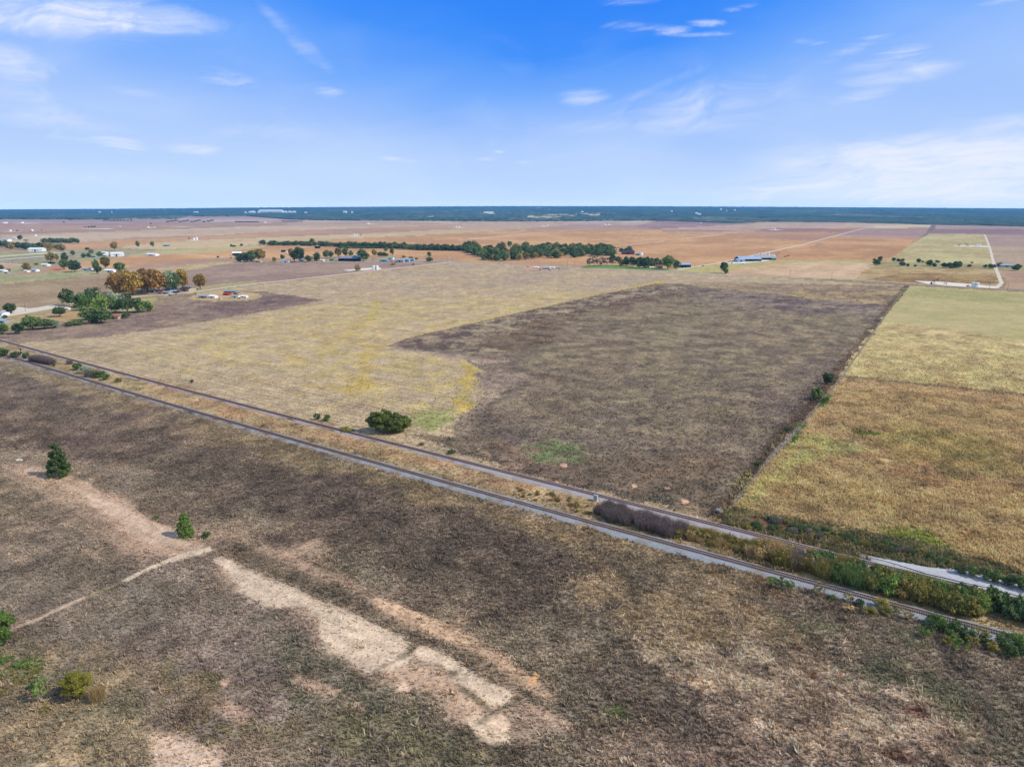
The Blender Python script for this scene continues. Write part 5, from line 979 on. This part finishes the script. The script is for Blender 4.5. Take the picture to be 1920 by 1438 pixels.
B(1006, 503, 9, 2.6, 7, 'white', 'white', 'white trailer in the building site beyond the stubble, leftmost', 'trailer', 'trailer'); B(1018, 504.5, 10, 3, 7, 'white', 'steel', 'pale shed in the middle of the building site', 'shed', 'shed'); B(1027, 505, 10, 3.4, 7, 'white', 'greyblue', 'grey blue roofed shed in the building site', 'shed', 'shed', openf=True); B(1036, 503.5, 9, 2.8, 7, 'white', 'white', 'long white shed at the right of the building site', 'shed', 'shed')
area('bare_soil', [(975, 502), (995, 498.6), (1020, 500), (1042, 502.5), (1030, 506), (1000, 505.4), (985, 505)], simple('redsoil', (206, 150, 116), 1), 'reddish bare soil of the small building site')
area('lawn', [(1088, 503), (1100, 497.5), (1150, 497), (1200, 501.5), (1262, 506), (1240, 507.4), (1160, 504.2), (1100, 501.6)], simple('lawn', (104, 140, 60), 1, 0, .3), 'bright green lawn under the trees by the lane')
for i, (a, b, c, d, m, l) in enumerate([(0, 481.5, 110, 473, 'yellow', 'pale yellow crop cover in the nursery rows'), (0, 487.5, 92, 480.5, 'cloth', 'white row cover in the nursery'), (120, 476, 175, 472.5, 'green', 'green row cover in the nursery'), (95, 479, 160, 476.5, 'cloth', 'second white row cover in the nursery'), (40, 479, 130, 473.6, 'cloth', 'third white row cover in the nursery')]):
    strip('row_cover', [(a-60 if a == 0 else a, b+(4.5 if a == 0 else 0)), (a, b), (c, d)], 14 if m != 'yellow' else 26, M[m], l, .3+i*.08)
for a, b, w, h in ((701, 506, 6, 8.5), (707, 506, 6, 8.5)): tank(a, b, w, h, 'tank', 'white storage tank on the bright pad beside the gravel road', 'pair of white tanks by the gravel road')
for a, b, w, h in ((1824.5, 538, 6.5, 9), (1831.5, 538.5, 6.5, 9)): tank(a, b, w, h, 'tank', 'white storage tank on the pad beside the paved lane', 'pair of white tanks by the paved lane')
for a, b, w, h in ((1832, 462.5, 3.4, 4.4), (1837, 462.5, 3.4, 4.4), (1829, 463, 2.2, 2.4)): tank(a, b, w, h, 'tank', 'small white tank on the pad in the striped field', 'white tanks in the striped field')
for a, b, w, h in ((1422, 478.5, 3, 4), (1428, 479, 4, 4.4), (1435, 479, 3.4, 4.4), (1441, 479.5, 3.6, 7), (1433, 480, 2.6, 3)): tank(a, b, w, h, 'tank', 'white silo behind the grey roofed barn', 'white silos behind the barns')
tank(1202, 479, 7, 5.5, 'tank', 'white domed tank right of the dark purple roof')
for a, b, w, h in ((364, 450.5, 3.5, 4.5), (369, 450, 4.5, 5), (20, 434, 4, 3), (60, 433.6, 6, 3.4), (67, 443, 4, 3), (42, 419, 5, 2.6), (9, 419, 10, 2.4), (447, 429.5, 2, 2), (497, 418, 4, 1.8), (665, 442, 2, 4), (669, 442, 3, 3), (690, 420, 6, 1.8), (714, 413.6, 3, 2), (855, 426.5, 3, 2.4), (861, 426.5, 2.4, 2), (1018, 424.4, 2, 2), (1027, 424, 2, 3), (1134, 422, 4, 2.2), (1142, 422, 3, 2), (1314, 419.4, 3, 2), (1453, 430.8, 4, 3), (278, 427, 4, 2.4), (290, 427, 3, 1.4), (225, 425.4, 3, 1.4)):
    tank(a, b, w, h, 'tank', 'tiny white tank of a far well site on the plain', 'white tanks of the far well sites')
pumpjack(1751, 533.5, 11, 'dark pumpjack standing on the pad beside the paved lane', 1); pumpjack(1771, 533, 7, 'reddish pumpjack between the dark one and the white tanks', -1, 'rust'); pumpjack(1799, 461.5, 5, 'dark pumpjack at the left end of the striped field pad'); pumpjack(1812, 461.5, 6, 'dark pumpjack in the middle of the striped field pad', -1)
pumpjack(1457, 480, 7, 'dark red pumpjack behind the grey roofed barn', 1, 'rust'); pumpjack(669, 502, 8, 'dark pumpjack behind the tree by the gravel road pad', 1, 'rust'); pumpjack(355, 449.5, 5, 'dark pumpjack on the far left pad beside white tanks'); pumpjack(677, 442, 4, 'tiny dark pumpjack on the far pad beyond the hedge belt')
pumpjack(1156, 471, 8, 'dark pumpjack between the woodlot and the dark purple roof')
for a, b, h in ((1064, 501, 12), (1076, 498.5, 9), (1481, 521, 15), (1559, 525, 14), (839, 490, 10), (848, 491, 10), (1642, 530, 13), (1889, 544, 15), (1302, 503, 9), (24, 496, 8), (48, 584, 17), (368, 557, 9), (768, 480, 22), (1855, 542, 9), (390, 470, 8)): pole(a, b, h)
vehicle(1268, 505.5, 9, 'white', 'white van parked by the blue grey shed at the junction', 'parked_van', 'van', -10, 1.5); vehicle(1306, 503, 5, 'white', 'white car parked below the dirt road'); vehicle(1318, 499.5, 5, 'dark', 'dark car parked below the dirt road', rz=30)
for a, b, m in ((1360, 493.5, 'dark'), (1369, 490, 'dark'), (1366, 492, 'green'), (1375, 489.5, 'tan'), (1383, 492.5, 'white'), (1354, 495, 'dark')): vehicle(a, b, 4.5, m, 'parked farm vehicle beside the pale yard of the barns', 'farm_vehicle', 'vehicle', rng.uniform(0, 90), 1.2, 'farm vehicles beside the barns')
vehicle(1478, 480.5, 8, 'orange', 'red combine harvester at the right of the barns', 'combine_harvester', 'harvester', 20, 2.6); vehicle(1472, 482, 5, 'dark', 'dark tractor beside the red harvester', 'tractor', 'tractor', 10, 1.8); vehicle(1372, 494, 5, 'rust', 'rust red tractor at the left of the pale yard', 'tractor', 'tractor', 60, 2)
vehicle(1815, 537, 6, 'dark', 'dark pickup parked left of the white tanks', 'parked_pickup', 'pickup'); vehicle(1856, 532, 4, 'blue', 'small blue truck beyond the white tanks', 'parked_truck', 'truck'); vehicle(1662, 528.5, 3.5, 'white', 'small white car at the lane edge of the brown field'); vehicle(984, 487, 8, 'dark', 'dark wagon at the edge of the woodlot', 'farm_wagon', 'wagon')
for a, b, m in ((310, 555, 'white'), (319, 554.5, 'dark'), (331, 552.5, 'grey'), (369, 545, 'blue'), (461, 559.5, 'white'), (449, 560, 'grey'), (412, 562, 'white')): vehicle(a, b, 5, m, 'vehicle parked in the yards near the golden trees', 'parked_car', 'car', rng.uniform(-40, 40), 1, 'vehicles in the yards near the golden trees')
for a, b, m in ((1012, 506, 'black'), (1023, 507, 'white'), (1031, 507.5, 'dark'), (1043, 503.5, 'grey'), (1048, 504, 'dark'), (990, 501, 'orange')): vehicle(a, b, 4.5, m, 'vehicle parked at the building site beyond the stubble', 'parked_car', 'car', rng.uniform(-40, 40), 1, 'vehicles at the building site')
for a, b, m in ((706, 492, 'white'), (742, 493, 'red'), (728, 493, 'white'), (615, 489.5, 'white'), (700, 487, 'grey'), (630, 491, 'tan')): vehicle(a, b, 4.5, m, 'vehicle parked in the long farmstead yard', 'parked_car', 'car', rng.uniform(-40, 40), 1, 'vehicles in the farmstead yard')
# far buildings on the wooded horizon
B(507, 400, 44, 6.2, 90, 'tank', 'tank', 'very long white industrial building in the far woods', 'factory', 'factory', rz=0, wins=0)
for a, b, w, h in ((535, 400.6, 5, 2.6), (543, 400.6, 5, 2.6), (551, 400.6, 6, 2.6), (474, 401, 7, 3.2), (468, 400.5, 4, 2), (647, 400.6, 6, 2.6), (660, 400.4, 3, 1.4), (1092, 399.8, 4, 1.4), (916, 401.6, 18, 2.2), (1306, 403, 4, 2.4), (1352, 395.6, 3, 2), (1378, 397, 2.4, 2), (1394, 393, 2.4, 1.2), (1260, 399, 3, 1.8), (1311, 404, 6, 1.6), (485, 401, 4, 1.6), (460, 401, 3, 1.6), (367, 400.5, 7, 1.5), (573, 401, 4, 1.2), (186, 400, 3, 1.2)):
    B(a, b, w, h+1.9, 40, 'tank', 'tank', 'white building in the far woods', 'building', 'building', rz=0, wins=0, group='white buildings in the far woods')
for i in range(26): B(1075+i*2.6+rng.uniform(-1, 1)+(14 if i > 17 else 0), 389.6+rng.uniform(-.4, .8), rng.uniform(1.5, 3), .9, 40, 'tank', 'tank', 'speck of a white building on the horizon', 'building', 'building', rz=0, wins=0, group='white specks on the horizon')
def water_tower(px, py, hpx, lab):
    x, y, z = un(px, py); s = mpp(px, py); h = hpx*s; root = empty('water_tower', (x, y, z)); tag(root, lab, 'water tower')
    MB().tube((0, 0, 0), (0, 0, h*.62), h*.07, h*.07, 12).build('stem', M['tank'], root)
    mb = MB(); R_ = h*.22
    for k in range(6): a0, a1 = -math.pi/2+math.pi*k/6, -math.pi/2+math.pi*(k+1)/6; mb.tube((0, 0, h*.78+R_*math.sin(a0)), (0, 0, h*.78+R_*math.sin(a1)), max(.3, R_*math.cos(a0)), max(.3, R_*math.cos(a1)), 14, False)
    mb.build('tank', M['tank'], root)
water_tower(1363, 391, 5.5, 'white water tower on the horizon right of centre'); water_tower(210, 401.5, 5, 'white water tower in the far woods at the left'); water_tower(308, 395.5, 3.2, 'small white water tower on the left horizon'); water_tower(580, 389.5, 2.5, 'tiny white mast like tower on the horizon left of centre')
# --- by the railway
def ground_at(px, py): return un(px, py)
x, y, z = un(42, 672); s = mpp(42, 672); hh = 19*s
r_ = empty('railway_signal', (x, y, z-.1)); tag(r_, 'white railway signal mast with two dark lamp heads between the tracks at the left', 'railway signal')
MB().tube((0, 0, 0), (0, 0, hh), .2, .16, 10).build('mast', M['white'], r_)
for zz in (.62, .92):
    hd = MB().box((.0, -.35, hh*zz), (1.0, .3, 1.5)).build('signal_head', M['black'], r_)
    for q in (-.4, 0, .4): MB().tube((0, -.5, hh*zz+q), (0, -.78, hh*zz+q), .17, .2, 10).build('lamp_hood', M['dark'], hd)
MB().box((.1, 0, .7), (1.1, .8, 1.4)).build('base_cabinet', M['steel'], r_)
mb = MB(); mb.box((.42, 0, hh*.5), (.05, .05, hh*.9)).box((.72, 0, hh*.5), (.05, .05, hh*.9)); [mb.box((.57, 0, .5+k*.4), (.3, .04, .04)) for k in range(int(hh/.4)-2)]; mb.build('ladder', M['grey'], r_)
x, y, z = un(1117, 939); z = .0
r_ = empty('relay_cabinet', (x, y, z), R(-34)); tag(r_, 'pale grey relay cabinet with a short mast beside the farther track', 'relay cabinet')
MB().box((0, 0, 1.2), (1.5, 1.0, 2.2)).build('cabinet', M['steel'], r_); MB().box((0, 0, 2.35), (1.7, 1.2, .1)).build('roof', M['grey'], r_); MB().box((-.1, -.52, 1.25), (.9, .05, 1.7)).build('door', M['grey'], r_); MB().tube((.3, .2, 2.4), (.3, .2, 3.9), .09, .09, 8).build('mast', M['steel'], r_); MB().box((0, 0, .06), (1.9, 1.5, .14)).build('plinth', M['stone'], r_)
x, y, z = un(1349, 959)
r_ = empty('water_trough', (x, y, z-.1), .3); tag(r_, 'small pale round trough at the lower end of the fence line', 'trough')
MB().tube((0, 0, 0), (0, 0, .75), 1.15, 1.2, 18, False).build('tub', M['stone'], r_); MB().tube((0, 0, .66), (0, 0, .68), 1.14, 1.14, 18).build('water', M['steel'], r_)
# one thin dark line laid as a tube over the white gravel
P = [np.array(un(*p)[:2]) for p in ((1834, 1082), (1866, 1093), (1897, 1108))]; mb = MB()
for a, b in zip(P[:-1], P[1:]): mb.tube((a[0], a[1], .82), (b[0], b[1], .82), .11, .11, 6)
tag(mb.build('dark_line', M['dark']), 'thin dark line lying on the white gravel road', 'dark_line')
# fence posts and wire down the field boundary
def fence(pts, step, lab, h=1.3):
    P = [np.array(un(*p)[:2]) for p in pts]; L = []
    for a, b in zip(P[:-1], P[1:]):
        n = max(1, int(np.hypot(*(b-a))/step)); L += [a+(b-a)*k/n for k in range(n)]
    L.append(P[-1]); L = np.array(L); z = ht(L[:, 0], L[:, 1]); o = L[0]
    root = empty('wire_fence', (float(o[0]), float(o[1]), float(z[0]))); tag(root, lab, 'fence'); first = None
    rp = random.Random(5); near = np.argsort(np.hypot(L[:, 0], L[:, 1]))[:100]; mb = MB(); nm = 0
    for i, (p, zz) in enumerate(zip(L, z)):
        if i in near:
            if first is None: first = MB().tube((0, 0, -.2), (0, 0, h), .09, .08, 6).build('post', M['pole'], root); q = first
            else: q = first.copy(); col.objects.link(q); q.parent = root
            q.location = (p[0]-o[0], p[1]-o[1], zz-z[0]); q.rotation_euler = (rp.uniform(-.05, .05), rp.uniform(-.05, .05), 0)
        else: mb.tube((p[0]-o[0], p[1]-o[1], zz-z[0]-.2), (p[0]-o[0], p[1]-o[1], zz-z[0]+h), .09, .08, 5); nm += 1
    if nm: tag(mb.build('post_run', M['pole'], root), kind='stuff')
    for k in (.45, .8, 1.15):
        w = MB()
        for a, b, za, zb in zip(L[:-1], L[1:], z[:-1], z[1:]): w.tube((a[0]-o[0], a[1]-o[1], za-z[0]+k), (b[0]-o[0], b[1]-o[1], zb-z[0]+k), .012, .012, 3, False)
        w.build('wire', M['grey'], root)
fence([(1374, 946), (1440, 862), (1500, 800), (1580, 704), (1650, 605), (1703, 537)], 5, 'wire fence on thin posts between the dark field and the golden pasture')
# ------------------------------------------------------------------ grass: real tufts standing on the nearer fields
def tufts(name, n, dmax, xr, yr, hr, wr, sel, lab, seed, blades=3, bright=(.95, 1.8), tip=1.25, lean=.35):
    rs = np.random.RandomState(seed); n = int(n*1.45); X = rs.uniform(xr[0]*1.5 if xr[0] < 0 else xr[0], xr[1]*1.5, int(n*3.4)); Y = rs.uniform(yr[0]-20, yr[1], int(n*3.4))
    px, py, dep = proj(X, Y, 0); ok = (px > -460) & (px < 2420) & (py < 1800) & (dep < dmax) & (rs.uniform(0, 1, int(n*3.4)) < np.clip((190/dep)**1.5, 0, 1)*np.clip((dmax-dep)/(dmax*.35), 0, 1))
    X, Y, px, py = X[ok][:n], Y[ok][:n], px[ok][:n], py[ok][:n]
    C, A = paint(X, Y); k = (rs.uniform(0, 1, len(X)) < A[:, 2]*sel(X, Y, px, py)); X, Y, C = X[k], Y[k], C[k]; m = len(X)
    # keep the track beds clear
    for f, wn, wf in ((fA, 4.6, 2.3), (fB, 3.9, 2.4)):
        s = X*ca_+Y*sa_; c = f(s)*(H-TZ)/H; o = (X-c[:, 0])*(-sa_)+(Y-c[:, 1])*ca_; g1, g2 = (fbm(X, Y, 6, 77, 4, .75)-.5)*4, (fbm(X, Y, 6, 87, 4, .75)-.5)*2.4; keep = (o > wf+np.maximum(g2, -.3)) | (o < -wn+np.clip(g1, -1.5, 1.8)); X, Y, C = X[keep], Y[keep], C[keep]
    m = len(X); Z = ht(X, Y); cl = fbm(X, Y, 7, 300, 3, .8); hgt = rs.uniform(*hr, m)*(.5+cl)*1.0; wd = rs.uniform(*wr, m)
    V = []; Cc = []
    for b in range(blades):
        a = rs.uniform(0, math.pi, m); dx = np.cos(a)*wd/2; dy = np.sin(a)*wd/2; ox = rs.normal(size=m)*wd*.35; oy = rs.normal(size=m)*wd*.35
        tx = rs.normal(size=m)*hgt*lean-hgt*.15; ty = rs.normal(size=m)*hgt*lean; hb = hgt*rs.uniform(.6, 1.1, m)
        base = np.stack([X+ox, Y+oy, Z-.05], 1); d = np.stack([dx, dy, dx*0], 1); t = base+np.stack([tx, ty, hb], 1)
        V.append(np.stack([base-d, base+d, t+d*.35, t-d*.35], 1)); br = rs.uniform(*bright, m)[:, None]
        Cc.append(np.stack([C*br*.85, C*br*.85, C*br*tip, C*br*tip], 1))
    V = np.stack(V, 1).reshape(-1, 3); Cc = np.clip(np.stack(Cc, 1).reshape(-1, 3), 0.01, .8); F4 = np.arange(len(V)).reshape(-1, 4)
    mt = bpy.data.materials.get('grass_blades')
    if not mt:
        mt = bpy.data.materials.new('grass_blades'); mt.use_nodes = True; nt = mt.node_tree; nt.nodes.clear(); at = nt.nodes.new('ShaderNodeAttribute'); at.attribute_name = 'Col'
        d = nt.nodes.new('ShaderNodeBsdfDiffuse'); t = nt.nodes.new('ShaderNodeBsdfTranslucent'); x = nt.nodes.new('ShaderNodeMixShader'); x.inputs[0].default_value = .35
        nt.links.new(at.outputs[0], d.inputs[0]); nt.links.new(at.outputs[0], t.inputs[0]); nt.links.new(d.outputs[0], x.inputs[1]); nt.links.new(t.outputs[0], x.inputs[2]); o = nt.nodes.new('ShaderNodeOutputMaterial'); nt.links.new(x.outputs[0], o.inputs[0])
    tag(link_mesh(name, V, F4, [mt], attrs={'Col': Cc}), lab, kind='stuff'); print(name, m)
near_side = lambda X, Y, px, py: ((Y-fB(X*ca_+Y*sa_)[:, 1]) < 0)*1.0
tufts('weeds', 330000, 520, (-330, 330), (95, 480), (.35, .8), (.12, .36), near_side, 'brown weeds and dry grass covering the field in front of the railway', 1, 4, (.85, 1.6))
tufts('weed_clumps', 21000, 420, (-330, 330), (95, 420), (.6, 1.35), (.2, .5), lambda X, Y, px, py: near_side(X, Y, px, py)*np.clip(.25+(px-300)/1200, .25, 1), 'taller brown weed clumps standing in the field in front of the railway', 7, 8, (.6, 1.9), 1.4, .45)
tufts('dry_grass', 230000, 560, (40, 520), (150, 560), (.6, 1.4), (.25, .6), lambda X, Y, px, py: (px > 1330)*(py < 1075)*(px > 1340+(950-py)*.8)*1.0, 'tall golden dry grass of the right hand pasture', 2, 3, (.85, 1.9), 1.35, .25)
tufts('weeds', 120000, 560, (-330, 330), (150, 560), (.3, .7), (.3, .7), lambda X, Y, px, py: 1.0-near_side(X, Y, px, py)*1.0*(1-0*px) if False else ((Y-fB(X*ca_+Y*sa_)[:, 1]) > 0)*(~((px > 1330)*(py < 1075)*(px > 1340+(950-py)*.8)))*1.0, 'brown weeds of the verges and the dark field beyond the railway', 3, 3, (.7, 1.6))
build_plants()
# ------------------------------------------------------------------ haze
hz = MB().box((0, 12300, HAZE_TOP/2-1), (52600, 26500, HAZE_TOP+2)).build('haze', M['white']); tag(hz, kind='stuff')
hm = bpy.data.materials.new('haze'); hm.use_nodes = True; nt = hm.node_tree; nt.nodes.clear(); pv = nt.nodes.new('ShaderNodeVolumePrincipled'); o = nt.nodes.new('ShaderNodeOutputMaterial')
pv.inputs['Color'].default_value = (*HAZE_C, 1); pv.inputs['Density'].default_value = HAZE_D; pv.inputs['Anisotropy'].default_value = 0
nt.links.new(pv.outputs[0], o.inputs['Volume']); hz.data.materials.clear(); hz.data.materials.append(hm)
